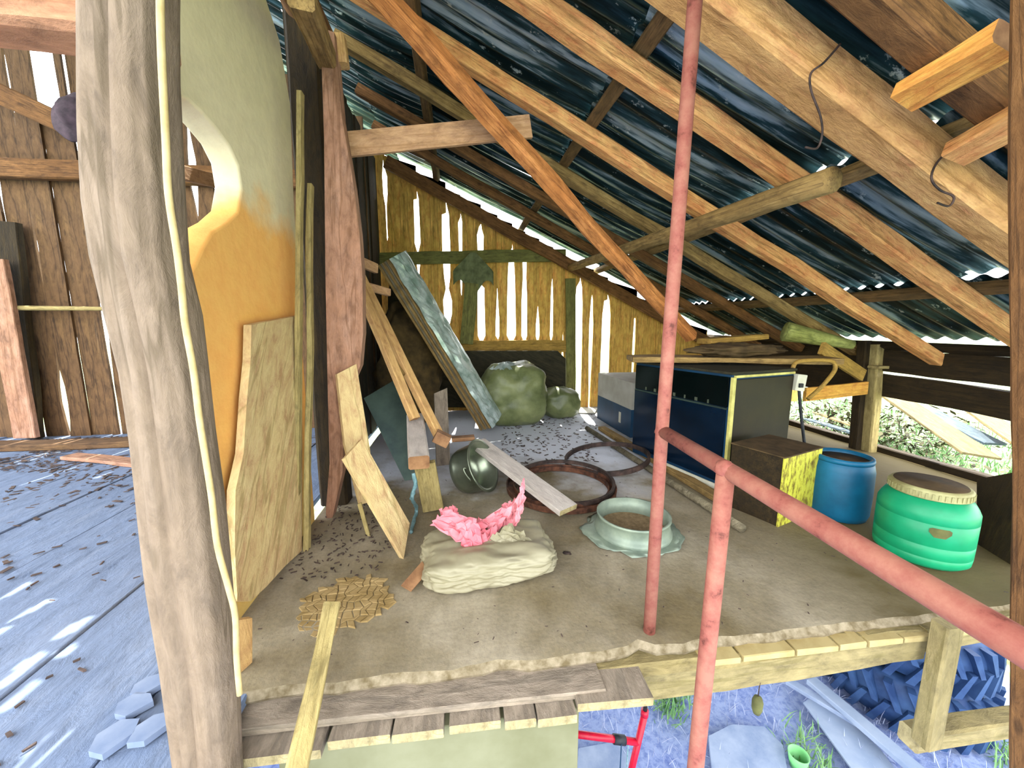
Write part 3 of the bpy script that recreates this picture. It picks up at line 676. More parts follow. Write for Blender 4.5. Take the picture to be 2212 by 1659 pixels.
# ================================================================== PLASTER-WALL BOARDS
bp = [Xp(x, y, WX+.03) for x, y in ((526, 702), (560, 695), (600, 688), (643, 680), (640, 800), (640, 1000), (640, 1195), (600, 1225), (560, 1268), (524, 1300), (494, 1300), (488, 1180), (490, 1060), (508, 980), (516, 860), (524, 780))]
for p in bp: p.z = max(p.z, 0.0); p.x = WX+.03
o = slab('leaning_board', bp, (.035, 0, 0), 'leanb'); lab(o, 'wide pale worn board standing against the plaster wall', 'board')
for k, (x0_, x1_, yb_, yt_) in enumerate(((638, 655, 1190, 455), (655, 672, 1188, 450))):
    a = Zp(x0_+2+6*k, yb_, 0); b_ = Yp(650+22*k, 200+200*k, a.y+.28+.1*k)
    o = beam('lath_strip', a, b_, .03, .045, 'lath', up=(0, 1, 0)); lab(o, ['pale lath strip standing next to the wide leaning board, left of the pair', 'pale lath strip standing next to the slab post, right of the pair'][k], 'lath')
o = beam('dark_post', (-.98, 2.98, 0), (-.98, 2.98, 3.4), .2, .14, 'darkwood', up=(0, 1, 0)); lab(o, 'dark upright post behind the pinkish slab at the end of the plaster wall', 'post')
sp_ = [Yp(x, y, 2.72) for x, y in ((692, 58), (722, 70), (738, 250), (752, 330), (764, 400), (776, 500), (783, 600), (784, 720), (778, 790), (752, 850), (742, 950), (740, 1020), (722, 1100), (706, 1170), (704, 1100), (712, 1000), (708, 850), (703, 600), (700, 300))]
o = slab('slab_post', sp_, (0, .09, 0), 'slabw'); lab(o, 'tall pinkish slab with a bark side standing at the end of the plaster wall', 'post')
# grey boards leaning
def pslab(name, pix, th, mat, label, cat, **k):
    """pix: list of (px,py,Y) -> planar board fitted through first three points"""
    P = [Yp(x, y, Y) for x, y, Y in pix]; nrm = (P[1]-P[0]).cross(P[2]-P[0]).normalized()
    P2 = []
    for (x, y, Y) in pix: P2.append(hit(x, y, nrm, nrm.dot(P[0])))
    if nrm.dot(CP-P[0]) > 0: nrm = -nrm
    o = slab(name, P2, nrm*th, mat); return lab(o, label, cat)
pslab('grey_board', [(728, 808, 2.62), (770, 786, 2.72), (800, 975, 2.62), (800, 1085, 2.5), (778, 1090, 2.46), (745, 960, 2.55)], .03, 'leanb', 'upright grey board with a cut top beside the slab post', 'board')
pslab('leaning_plank', [(744, 990, 2.2), (782, 948, 2.35), (885, 1130, 2.3), (872, 1208, 2.14)], .028, 'leanb', 'pale plank leaning in front of the upright grey board, foot near the sack', 'plank')
pslab('thin_strip', [(772, 1090, 2.45), (780, 1086, 2.45), (800, 1158, 2.43), (792, 1160, 2.43)], .01, 'lath', 'short thin strip left of the leaning plank foot', 'strip')
pslab('steel_sheet', [(786, 860, 3.6), (862, 815, 3.75), (905, 1010, 3.4), (880, 1050, 3.2)], .012, 'darksheet', 'dark dented steel sheet leaning behind the lath frame', 'sheet')
pslab('grey_board', [(938, 850, 3.9), (966, 838, 3.95), (975, 1060, 3.6), (945, 1060, 3.55)], .03, 'grey', 'narrow grey board standing behind the lath frame foot', 'board')
o = beam('thick_batten', Yp(897, 905, 3.25), Yp(905, 1000, 2.55), .14, .10, 'palegrey', ends='brown', jit=.002); lab(o, 'thick pale batten with a brown sawn end pointing at the camera, beside the pot', 'batten')
o = beam('support_plank', Yp(915, 1000, 2.66), Zp(935, 1100, .02), .15, .05, 'lath'); lab(o, 'short weathered plank under the thick pale batten, foot behind the sack', 'plank')
o = tube('blue_rope', smoothpts([Yp(893, 1022, 2.5), Yp(897, 1045, 2.5), Yp(890, 1075, 2.48), Zp(900, 1100, .05), Zp(893, 1128, .015), Zp(888, 1150, .012)]), .012, 'cord', 8, jit=.9); lab(o, 'frayed pale blue cord hanging from the thick batten end', 'cord')
# lath frame
lf = empty('lath_ladder', Yp(955, 950, 3.1)); lab(lf, 'ladder-like frame of pale laths leaning left of the bundled boards', 'frame')
beam('rail', Yp(752, 560, 3.5), Yp(897, 905, 3.0), .075, .06, 'yellowwood', parent=lf, jit=.003, ends='brown')
beam('rail', Yp(775, 590, 3.6), Yp(952, 948, 3.0), .075, .06, 'yellowwood', parent=lf, jit=.003, ends='brown')
beam('cross_batten', Yp(736, 548, 3.5), Yp(812, 580, 3.9), .05, .09, 'board', parent=lf, jit=.002)
beam('cross_batten', Yp(745, 606, 3.45), Yp(840, 632, 3.9), .05, .07, 'board', parent=lf, jit=.002)
beam('middle_block', Yp(845, 770, 3.3), Yp(872, 812, 3.2), .06, .05, 'strut', parent=lf, jit=.002)
box('end_block', (0, 0, 0), .12, .09, .09, 'brown', parent=lf, mw=Matrix.Translation(Yp(949, 958, 2.95)) @ Matrix.Rotation(.5, 4, 'Y'))
# bundle of boards with silvery film on top
bu = empty('board_bundle', Yp(1050, 920, 4.6)); lab(bu, 'leaning bundle of thin boards topped with crumpled silvery film', 'bundle')
pa, pb = Yp(840, 560, 4.2), Yp(1062, 925, 4.65)
mwb = frame(pa, pb, (0, -.2, 1))
dirn = (pb-pa).normalized(); side = Vector((0, 1, 0)); sd_ = Vector((.30, .72, .62)); sd_ = (sd_-dirn*sd_.dot(dirn)).normalized(); nrm_ = dirn.cross(sd_).normalized()
if nrm_.z < 0: nrm_ = -nrm_
for k in range(5):
    off = nrm_*(-.03-.034*k)+sd_*(.15+.012*(k % 2)); beam('board', pa+off, pb+off, .30+.01*(k % 2), .026, 'greydk' if k % 2 else 'strut', parent=bu, up=nrm_, jit=.003)
V = []; F = []; nx_, ny_ = 40, 10; L = (pb-pa).length
for i in range(nx_+1):
    for j in range(ny_+1):
        t, s = i/nx_, j/ny_; p = pa+dirn*(L*t)+sd_*(-.01+.32*s); h = .012+.035*math.sin(PI*s)+.022*nz((t*14, s*4, 0))+.012*nz((t*40, s*12, 2))
        V.append(p+nrm_*h-pa)
for i in range(nx_):
    for j in range(ny_): F.append((i*(ny_+1)+j, i*(ny_+1)+j+1, (i+1)*(ny_+1)+j+1, (i+1)*(ny_+1)+j))
mkobj('silvery_film', V, F, 'foil', bu, Matrix.Translation(pa))
# dark things behind: panel's left part and the board stand in for shade
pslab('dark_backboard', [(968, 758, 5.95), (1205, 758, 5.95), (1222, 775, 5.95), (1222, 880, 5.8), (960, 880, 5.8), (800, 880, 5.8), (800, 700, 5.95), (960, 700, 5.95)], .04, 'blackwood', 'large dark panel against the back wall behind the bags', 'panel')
pslab('dark_board', [(838, 640, 5.7), (850, 560, 5.72), (935, 880, 5.5), (838, 900, 5.45)], .04, 'blackwood', 'dark board standing in for the shade behind the lath frame', 'board')
bpz = Yp(880, 790, 4.9)
o = blob('burlap_heap', (bpz.x, 4.95, 0), .75, .45, 1.55, 'burlap', amp=.3, seed=3); lab(o, 'brown burlap heap in the shade between the lath frame and the bundle', 'sack')
# rag hanging on the back wall
rg = empty('hanging_rag', Yp(1022, 545, 5.95)); lab(rg, 'dusty olive rag hanging from the upper rail of the back wall', 'rag')
V = []; F = []; c0 = Yp(1022, 545, 5.95)
for i in range(13):
    t = i/12; wdt = .04+.26*min(1, t*1.8)
    for j in range(17):
        s = j/16-.5; V.append((s*2*wdt, -.03*math.cos(j*2.1)*t, -t*(.5+.1*math.cos(s*9))))
for i in range(12):
    for j in range(16): F.append((i*17+j, i*17+j+1, (i+1)*17+j+1, (i+1)*17+j))
mkobj('cloth', V, F, 'tarp', rg, Matrix.Translation(c0), smooth=True)
beam('strip', c0+Vector((-.02, -.02, -.45)), c0+Vector((-.12, -.03, -1.35)), .2, .015, 'rail', parent=rg, up=(0, 1, 0))
# bags
bg_ = empty('tied_bag', (.70, 5.22, 0)); lab(bg_, 'large dusty green plastic bag with a tied top, by the back wall', 'bag')
blob('bag_body', (.70, 5.22, 0), .90, .7, .86, 'bag', parent=bg_, amp=.09, power=3.2, seed=1, sub=5)
V = []; F = []
tp = Vector((.58, 5.12, .835))
for i in range(7):
    t = i/6
    for j in range(24):
        a = 2*PI*j/24; r = .02+.20*t**.9; r *= 1+.12*math.cos(j*3.0)
        V.append((math.cos(a)*r, math.sin(a)*r*.8, .04-.085*t**1.6+.012*math.cos(j*3.0)))
for i in range(6):
    for j in range(24): F.append((i*24+j, i*24+(j+1) % 24, (i+1)*24+(j+1) % 24, (i+1)*24+j))
mkobj('gathered_top', V, F, 'foil', bg_, Matrix.Translation(tp), smooth=True)
o = blob('tied_bag', (1.45, 5.5, 0), .56, .5, .46, 'bag', amp=.12, power=2.6, seed=6); lab(o, 'smaller round dusty bag right of the large tied bag', 'bag')
# dusty pot
pc = Yp(1033, 1008, 3.0)
axis = Vector((.80, -.42, .40)).normalized()
mwp = Matrix.Translation(pc-axis*.02) @ axis.to_track_quat('Z', 'Y').to_matrix().to_4x4() @ Matrix.Scale(1.2, 4)
pot = empty('dusty_pot', pc); lab(pot, 'dusty aluminium pot lying tilted beside the long grey plank', 'pot')
lathe('pot_body', [(.001, -.14), (.10, -.14), (.14, -.12), (.155, -.08), (.165, .05), (.182, .055), (.182, .062), (.158, .058), (.147, -.075), (.10, -.125), (.001, -.128)], 'pot', mwp, 36, parent=pot)
tube('handle', [mwp @ Vector((-.165+.0*t, .04*math.cos(t), .03+.0*t)) + Vector((-.035*math.sin(t), .0, .03*math.sin(t))) for t in [i*PI/8 for i in range(9)]], .006, 'pot', 6, parent=pot)
tube('handle', [mwp @ Vector((.165, .04*math.cos(t), .03)) + Vector((.03*math.sin(t), -.02*math.sin(t), .0)) for t in [i*PI/8 for i in range(9)]], .006, 'pot', 6, parent=pot)
# grey plank over hoops
pa, pb = Yp(1030, 955, 3.3), Yp(1228, 1102, 2.38)
o = beam('grey_plank', pa, pb, .17, .04, 'palegrey', jit=.002, cut=.06, ends='ends'); lab(o, 'long grey plank leaning across the rusty rim, cut end towards the camera', 'plank')
o = beam('broken_tile', pa+Vector((-.22, .05, .02)), pa+Vector((-.02, .06, .03)), .1, .03, 'brown'); lab(o, 'small brown tile fragment by the far end of the grey plank', 'tile')
# rusty hoops
def hoop(name, c, R, prof, mat, label, tilt=(0, 0), seg=72):
    V = []; F = []; n = len(prof)
    for i in range(seg):
        a = 2*PI*i/seg
        for r, z in prof: V.append((math.cos(a)*(R+r), math.sin(a)*(R+r), z+math.cos(a)*tilt[0]+math.sin(a)*tilt[1]))
    for i in range(seg):
        for j in range(n): F.append((i*n+j, i*n+(j+1) % n, ((i+1) % seg)*n+(j+1) % n, ((i+1) % seg)*n+j))
    o = mkobj(name, V, F, mat, None, Matrix.Translation(c), smooth=False); return lab(o, label, 'hoop')
U = [(-.03, 0), (.03, 0), (.035, .045), (.025, .045), (.02, .015), (-.02, .015), (-.025, .045), (-.035, .045)]
hoop('rusty_rim', (.80, 2.97, .012), .42, U, 'rust', 'wide rusty wheel rim lying under the grey plank')
hoop('rusty_rim', (.84, 2.99, .06), .40, [(-.012, 0), (.012, 0), (.012, .03), (-.012, .03)], 'rustdk', 'thin rusty ring lying on top of the wide rusty rim', tilt=(.0, .02))
hoop('iron_hoop', (1.41, 3.52, .05), .40, [(-.012, -.01), (.012, -.01), (.012, .035), (-.012, .035)], 'rustdk', 'thin dark iron hoop beside the dark navy cabinet', tilt=(.05, .0))
# round sieve
sc = Vector((1.10, 2.25, 0))
sv = empty('round_sieve', sc); lab(sv, 'round pale green sieve on the floor beside the red pipe', 'sieve')
lathe('sieve_frame', [(.245, .01), (.245, .04), (.235, .045), (.225, .12), (.235, .125), (.235, .14), (.222, .14), (.215, .05), (.225, .01)], 'sieve', Matrix.Translation(sc), 40, parent=sv)
lathe('screen', [(.001, .035), (.217, .035)], 'mesh_screen', Matrix.Translation(sc), 40, parent=sv)
o = blob('thin_bag', sc+Vector((-.0, .0, .004)), .62, .56, .02, 'sieve', amp=.2, seed=8, sub=4); lab(o, 'crumpled clear plastic under the round sieve', 'bag')
# sack with pink film
sk = Vector((.13, 2.0, .006))
se = empty('film_sack', sk); lab(se, 'cream film-wrapped sack lying in the middle of the floor', 'sack')
V = []; F = []
bm = bmesh.new(); bmesh.ops.create_icosphere(bm, subdivisions=6, radius=1)
for v in bm.verts:
    d = v.co.normalized(); pw = 5; k = (abs(d.x)**pw+abs(d.y)**pw+abs(d.z)**pw)**(-1/pw); q = d*k
    f = 1+.06*noise.noise(d*2.4)+.05*noise.noise(d*6)+.022*abs(noise.noise(Vector((d.x*5, d.y*14, d.z*9))))+.05*abs(noise.noise(Vector((d.x*9+d.z*6, d.y*4, d.z*3))))
    q = Vector((q.x*.35*f*(1+.0*d.y), q.y*.21*f, (q.z*.085*f+.085)*(1+.12*nz((q.x*2, q.y*3, 0))))); q.z = max(q.z, .001); v.co = q
me = bpy.data.meshes.new('sack_body'); bm.to_mesh(me); bm.free(); me.materials.append(M['sack'])
for p in me.polygons: p.use_smooth = True
o = bpy.data.objects.new('sack_body', me); COL.objects.link(o); place(o, Matrix.Translation(sk) @ Matrix.Rotation(.12, 4, 'Z'), se)
def crumple(name, pts, c, mat, parent, seed=0, amp=.02, res=10):
    """crumpled quad sheet: 4 corner points"""
    A, B, C_, D = [Vector(p) for p in pts]; V = []; F = []
    for i in range(res+1):
        for j in range(res+1):
            s, t = i/res, j/res; p = A.lerp(B, s).lerp(D.lerp(C_, s), t)
            e = (1-(2*s-1)**4)*.5+.5
            V.append(p+Vector((nz((s*5, t*5, seed)), nz((s*5, t*5, seed+7)), nz((s*7, t*7, seed+3))*1.4))*amp*2)
    for i in range(res):
        for j in range(res): F.append((i*(res+1)+j, i*(res+1)+j+1, (i+1)*(res+1)+j+1, (i+1)*(res+1)+j))
    return mkobj(name, V, F, mat, parent)
pf = empty('pink_film', (.1, 2.05, .2)); lab(pf, 'torn pink plastic film crumpled on top of the cream sack', 'film')
def PY_(x, y, Y): return Yp(x, y, Y)
quads = [((928, 1135, 1.98), (962, 1100, 2.05), (1050, 1130, 2.05), (1040, 1195, 1.95), 'pink'),
 ((948, 1100, 2.1), (985, 1095, 2.12), (1000, 1140, 2.05), (960, 1150, 2.0), 'pink'),
 ((1020, 1130, 2.1), (1090, 1098, 2.12), (1120, 1075, 2.15), (1075, 1150, 2.05), 'pink'),
 ((1118, 1075, 2.12), (1134, 1032, 2.14), (1132, 1095, 2.1), (1112, 1140, 2.05), 'pink'),
 ((1084, 1090, 2.2), (1118, 1078, 2.2), (1118, 1140, 2.12), (1070, 1150, 2.1), 'pink'),
 ((985, 1130, 2.0), (1030, 1120, 2.0), (1050, 1200, 1.93), (1005, 1195, 1.93), 'pink'),
 ((1030, 1150, 2.0), (1075, 1135, 2.05), (1058, 1205, 1.92), (1040, 1200, 1.92), 'pink'),
 ((1055, 1165, 1.97), (1100, 1130, 2.0), (1160, 1175, 1.97), (1150, 1190, 1.94), 'sack'),
 ((1022, 1130, 2.12), (1075, 1125, 2.12), (1070, 1142, 2.1), (1022, 1140, 2.1), 'pinkdk'),
 ((1062, 1180, 1.95), (1155, 1180, 1.95), (1150, 1192, 1.935), (1062, 1188, 1.935), 'pinkdk')]
for k, (a, b_, c, d, m_) in enumerate(quads): crumple('film_fold', [PY_(*q) for q in (a, b_, c, d)], None, m_, pf, seed=k*3, amp=.012)
pslab('brown_scrap', [(912, 1212, 1.97), (925, 1235, 1.93), (890, 1275, 1.83), (868, 1262, 1.84)], .02, 'brown', 'brown scrap on the floor left of the cream sack', 'scrap')
pz = Zp(1225, 1198, .01)
o = tube('wire_scrap', [pz+Vector((.022*math.cos(t), .018*math.sin(t), .004*t)) for t in [i*.6 for i in range(10)]], .006, 'rustdk', 6); lab(o, 'tiny curled dark wire scrap on the floor right of the cream sack', 'scrap')
# ================================================================== DARK CABINET GROUP
d1 = Vector((-.28, 1.08, 0)).normalized(); d2 = Vector((.963, .27, 0)).normalized()
cb = empty('glass_cabinet', (2.07, 2.69, 0)); lab(cb, 'large dark navy cabinet with a glass front and an olive side panel', 'cabinet')
rotc = math.atan2(d2.y, d2.x)
mwc = Matrix.Translation((2.07, 2.69, 0)) @ Matrix.Rotation(rotc, 4, 'Z')
def cbx(name, x, y, z, sx, sy, sz, mat, bev=.004): return box(name, (0, 0, 0), sx, sy, sz, mat, cb, bev=bev, mw=mwc @ Matrix.Translation((x+sx/2, y+sy/2, z)))
Lc = 1.1
cbx('cabinet_body', .012, .012, .03, .75, Lc-.02, .95, 'navy')
cbx('glass_door', -.006, .04, .10, .02, Lc-.06, .60, 'glassnavy')
dw = cbx('display_window', -.004, .03, .72, .02, Lc-.05, .24, 'teal')
cbx('window_trim', -.008, .03, .70, .02, Lc-.05, .015, 'darksheet')
cbx('side_panel', .04, -.004, .08, .70, .02, .86, 'olive')
cbx('corner_trim', .0, -.008, .03, .035, .025, .93, 'trimy')
cbx('top_trim', .03, -.008, .955, .72, .025, .02, 'trimy')
cbx('top_board', -.005, -.005, .98, .78, Lc+.01, .02, 'blackwood')
cbx('base_strip', -.012, .05, .03, .012, .55, .045, 'white')
for k in range(7): box('painted_glint', (0, 0, 0), .008, .012+.012*(k % 2), .03, 'pot', dw, bev=.001, mw=mwc @ Matrix.Translation((-.006, .2+.12*k, .725)))  # small metal chips standing in for glints on the glass
# cardboard box
kb = empty('cardboard_box', (2.15, 5.0, 0)); lab(kb, 'cream and blue cardboard box behind the dark cabinet', 'box')
mwk = Matrix.Translation((1.985, 5.38, 0)) @ Matrix.Rotation(.04, 4, 'Z')
def kbx(name, x, y, z, sx, sy, sz, mat): return box(name, (0, 0, 0), sx, sy, sz, mat, kb, bev=.003, mw=mwk @ Matrix.Translation((x+sx/2, y-sy/2, z)))
kbx('box_lower', 0, 0, 0, .7, 1.05, .35, 'navy'); kbx('box_upper', 0.0, 0, .35, .7, 1.05, .33, 'cream'); kbx('white_label', -.003, -.72, .12, .01, .06, .14, 'white')
o = slab('paper_sheet', [Zp(1225, 880, .012), Zp(1290, 883, .012), Zp(1285, 893, .012), Zp(1230, 893, .012)], (0, 0, .012), 'white'); lab(o, 'white sheet on the floor by the back wall, left of the cream and blue box', 'sheet')
# floor pipes
o = tube('metal_pipe', [Zp(1268, 925, .035), Zp(1440, 1036, .035), Zp(1604, 1142, .035)], .03, 'greydk', 14); lab(o, 'long metal pipe on the floor along the dark cabinet', 'pipe')
o = beam('floor_batten', Zp(1300, 925, .03), Zp(1570, 1085, .03), .1, .05, 'strut'); lab(o, 'brown batten on the floor between the metal pipe and the dark cabinet', 'batten')
# pile on the cabinet top
tz = 1.0
o = beam('old_plank', (1.62, 3.55, 1.045), (3.35, 3.10, 1.05), .34, .05, 'strut', jit=.008); lab(o, 'long dusty plank lying across the dark cabinet top', 'plank')
o = blob('rag_pile', (2.55, 3.3, 1.07), .95, .3, .13, 'dust', amp=.35, seed=12); lab(o, 'dusty brown rag heap on the plank above the dark cabinet', 'rag')
o = beam('old_plank', (2.35, 3.5, 1.2), (3.0, 3.55, 1.24), .2, .05, 'railtan', jit=.01); lab(o, 'short pale plank on the rag heap above the dark cabinet', 'plank')
a, b_ = Yp(1697, 716, 3.62), Yp(1842, 745, 3.42)
o = log('mossy_log', a, b_, .10, .045, 'mossy'); lab(o, 'greenish stripped log with a dark end lying under the roof near the eave', 'log')
o = beam('slanting_board', Yp(1775, 752, 3.2), Yp(1862, 810, 3.35), .04, .12, 'railtan'); lab(o, 'tan slanting board above the bent tube frame', 'board')
# bent tube frame
ft = smoothpts([Yp(*p, 2.95) for p in ((1712, 830), (1712, 800), (1722, 782), (1760, 778), (1795, 780), (1804, 790), (1800, 805), (1775, 835), (1745, 862))], 5)
o = tube('bent_tube_frame', ft, .017, 'railtan', 10); lab(o, 'bent tube frame hanging at the corner of the dark cabinet', 'frame')
sw = empty('socket_box', Yp(1724, 825, 2.88)); lab(sw, 'white plastic switch box on a black strap beside the olive cabinet side', 'switch')
c = Yp(1724, 826, 2.88)
box('switch_case', (0, 0, 0), .09, .05, .14, 'white', sw, bev=.008, mw=Matrix.Translation(c+Vector((0, 0, -.07))) @ Matrix.Rotation(.12, 4, 'Y'))
box('toggle', (0, 0, 0), .035, .02, .035, 'black', sw, mw=Matrix.Translation(c+Vector((.0, -.03, -.04))))
tube('strap', smoothpts([Yp(1726, 842, 2.89), Yp(1730, 890, 2.87), Yp(1738, 960, 2.84)]), .012, 'black', 8, parent=sw)
# workbench leg / rail group at the right
o = beam('orange_board', Yp(1738, 852, 3.2), Yp(1872, 838, 3.35), .03, .13, 'orangew', jit=.003); lab(o, 'short orange board fixed between the tube frame and the rail post', 'board')
o = beam('rail_post', (4.40, 3.52, 0), (4.40, 3.58, 1.16), .10, .13, 'lath', up=(0, 1, 0)); lab(o, 'upright pale post carrying the dark side rails', 'post')
o = beam('rail_post', (4.33, 3.60, 0.0), (4.33, 3.66, 1.2), .08, .1, 'darkwood', up=(0, 1, 0)); lab(o, 'dark upright post just behind the pale rail post', 'post')
o = beam('post_cap', (4.30, 3.50, .93), (4.52, 3.50, .93), .12, .03, 'lath'); lab(o, 'small wooden cap nailed on the pale rail post', 'block')
o = beam('side_rail', (4.45, 1.9, .965), (4.45, 4.6, 1.01), .05, .23, 'darkwood', jit=.01); lab(o, 'upper dark board of the open side, under the eave', 'board')
o = beam('side_rail', (4.46, 1.9, .69), (4.46, 4.1, .75), .05, .24, 'darkwood', jit=.012); lab(o, 'lower dark board of the open side, above the brushwood', 'board')
o = beam('side_rail', (4.47, 3.7, .84), (4.47, 6.2, .84), .05, .55, 'darkwood', jit=.012); lab(o, 'wide dark board of the open side, behind the tan slanting board', 'board')
o = beam('sill_board', (4.5, 1.4, .03), (4.52, 5.6, .03), .09, .08, 'darkwood'); lab(o, 'dark sill board along the open side behind the drums', 'sill')
# ================================================================== DRUMS
yb = empty('yellow_box', (2.105, 2.181, 0)); lab(yb, 'metal box with worn yellow front standing before the dark cabinet', 'box')
mwy = Matrix.Translation((2.105, 2.181, 0)) @ Matrix.Rotation(math.atan2(.2, .55), 4, 'Z')
def ybx(name, x, y, z, sx, sy, sz, mat, bev=.004): return box(name, (0, 0, 0), sx, sy, sz, mat, yb, bev=bev, mw=mwy @ Matrix.Translation((x+sx/2, y+sy/2, z)))
ybx('box_body', .004, .006, 0, .47, .36, .485, 'darkwood'); ybx('front_plate', 0, 0, .0, .48, .012, .49, 'yellow'); ybx('top_plate', -.005, -.003, .487, .49, .375, .01, 'dust')
bc = Vector((2.68, 2.30, 0))
bd = empty('blue_drum', bc); lab(bd, 'blue plastic drum between the worn yellow box and the green drum', 'drum')
lathe('drum_body', [(.14, 0), (.165, .01), (.178, .05), (.182, .2), (.180, .36), (.17, .41), (.155, .425), (.155, .44)], 'blue', Matrix.Translation(bc), 40, parent=bd)
lathe('drum_rim', [(.148, .415), (.168, .415), (.172, .43), (.168, .45), (.150, .45), (.148, .415)], 'blue', Matrix.Translation(bc), 40, parent=bd)
lathe('drum_top', [(.001, .425), (.15, .425), (.15, .418), (.001, .418)], 'dust', Matrix.Translation(bc), 40, parent=bd)
gc = Vector((2.70, 1.80, 0))
gd = empty('green_drum', gc); lab(gd, 'squat bright green plastic drum with a cream screw lid', 'drum')
R = .225; GS = Matrix.Diagonal((.92, .92, 1.0, 1))
lathe('drum_body', [(.17, 0), (.20, .008), (.224, .03), (.228, .07), (.2255, .072), (.228, .074), (.229, .14), (.2265, .142), (.229, .144), (.230, .27), (.2275, .272), (.230, .274), (.229, .32), (.224, .33), (.218, .345), (.20, .375), (.175, .395), (.165, .40)], 'green', Matrix.Translation(gc) @ GS, 56, parent=gd)
gl = lathe('lid', [(.165, .395), (.187, .395), (.19, .40), (.188, .44), (.178, .45), (.0, .452)], 'lid', Matrix.Translation(gc) @ GS, 56, parent=gd)
lathe('lid_dust', [(.001, .456), (.165, .455), (.17, .448)], 'dust', Matrix.Translation(gc) @ GS, 40, parent=gd)
for k in range(44):
    a = 2*PI*k/44; box('lid_rib', (0, 0, 0), .006, .010, .03, 'lid', gl, bev=0, mw=Matrix.Translation(gc+Vector((math.cos(a)*.175, math.sin(a)*.175, .403))) @ Matrix.Rotation(a, 4, 'Z'))
dirc = Vector((CP.x-gc.x, CP.y-gc.y, 0)).normalized(); a0 = math.atan2(dirc.y, dirc.x)+.33
V = []; F = []
for i in range(9):
    a = a0-.21+.42*i/8; e = .008 if i in (0, 8) else 0
    for r, z in ((.233, .258-e), (.233, .205+e*1.5 - (.0 if 1 < i < 7 else -.014))): V.append((math.cos(a)*r, math.sin(a)*r, z))
for i in range(8): F.append((2*i, 2*i+2, 2*i+3, 2*i+1))
mkobj('hand_grip', V, F, 'caster', gd, Matrix.Translation(gc) @ GS, smooth=True)
pslab('dark_board', [(2110, 1035, 1.95), (2192, 1020, 1.75), (2190, 1222, 1.62), (2110, 1190, 1.8)], .04, 'darkwood', 'dark board standing right of the green drum', 'board')
# ================================================================== RAILING
rl = empty('pipe_railing', (.84, 1.43, 0)); lab(rl, 'faded red pipe railing with a tall upright and a level handrail', 'railing')
top = Yp(1506, -60, 1.45); botp = Yp(1400, 1402, 1.45)
tube('upright_pipe', [top, Yp(1430, 930, 1.45), botp], [.026, .026, .026], 'pipe', 16, parent=rl, origin=botp)
j0 = Yp(1432, 932, 1.45); j1 = Zp(2212, 1400, j0.z-.02); jf = j1+(j1-j0)*.25
tube('handrail_pipe', [j0, j0.lerp(j1, .5), j1, jf], .0265, 'pipe', 16, parent=rl)
m0 = Zp(1568, 1015, j0.z-.005); m1 = Yp(1500, 1680, m0.y)
tube('lower_upright_pipe', [m0, m0.lerp(m1, .5), m1, m1+(m1-m0)*.6], .0265, 'pipe', 16, parent=rl)
for p in (j0, m0):
    blob('weld_bead', (p.x, p.y, p.z-.03), .062, .062, .06, 'pipe', rl, sub=3, amp=.2)
# leaning pole at right
pa, pb = Yp(2211, -50, 1.0), Yp(2204, 1700, 1.0)
o = beam('leaning_pole', pa+Vector((.062, 0, 0)), pb+Vector((.062, 0, 0)), .10, .08, 'rafdark', up=(0, 1, 0), jit=.004); lab(o, 'brown squared pole at the right edge of the picture', 'pole')
# lower post and crossbar
o = beam('short_post', Yp(2048, 1345, 1.25), Yp(2004, 1606, 1.25), .085, .07, 'edge', up=(0, 1, 0), jit=.004, ends='ends'); lab(o, 'pale short post hanging under the loft edge at the lower right', 'post')
p0, p1 = Yp(1962, 1590, 1.33), Yp(2300, 1545, 1.33)
o = beam('crossbar', p0, p1, .09, .10, 'edge', jit=.004, ends='ends'); lab(o, 'pale crossbar through the short post at the lower right', 'bar')
# hanging bell-like nest under beam
hp = Yp(1636, 1522, 1.30)
nb = empty('hanging_nest', hp); lab(nb, 'small olive oblong nest hanging from a wire under the edge beam', 'nest')
lathe('nest_body', [(.001, -.045), (.014, -.042), (.021, -.02), (.022, .015), (.016, .035), (.001, .042)], 'caster', Matrix.Translation(hp), 20, parent=nb)
tube('wire', [hp+Vector((0, 0, .04)), hp+Vector((0, 0, .075)), hp+Vector((.002, 0, .11))], .0025, 'rustdk', 6, parent=nb)
# leaning stick at front
o = beam('broken_stick', Yp(718, 1303, 1.5), Yp(632, 1700, 1.03), .062, .03, 'lath', up=(.3, -.6, 1), jit=.006, n=16); lab(o, 'broken pale stick leaning on the ledge left of centre at the bottom', 'stick')
# wood scraps at left of platform
pslab('wedge_block', [(516, 1340, 1.45), (545, 1335, 1.5), (545, 1450, 1.5), (520, 1470, 1.42)], .02, 'yellowwood', 'small pale wooden block at the foot of the plaster wall by the cable end', 'block')
# ================================================================== WIRES on big rafter
for k, ps in enumerate((((1815, 95), (1780, 135), (1752, 158), (1752, 195), (1772, 250), (1776, 290), (1765, 320), (1740, 318)), ((2120, 290), (2060, 320), (2025, 350), (2012, 385), (2030, 410), (2060, 425), (2050, 445), (2025, 438)))):
    pts = [Yp(x, y, 1.585-.01*(i % 2)) for i, (x, y) in enumerate(ps)]
    o = tube('bent_wire', smoothpts(pts), .0045, 'rustdk', 6); lab(o, ['curved rusty wire hanging on the thick hewn rafter, left one', 'curved rusty wire hooked on the thick hewn rafter near the right edge'][k], 'wire')
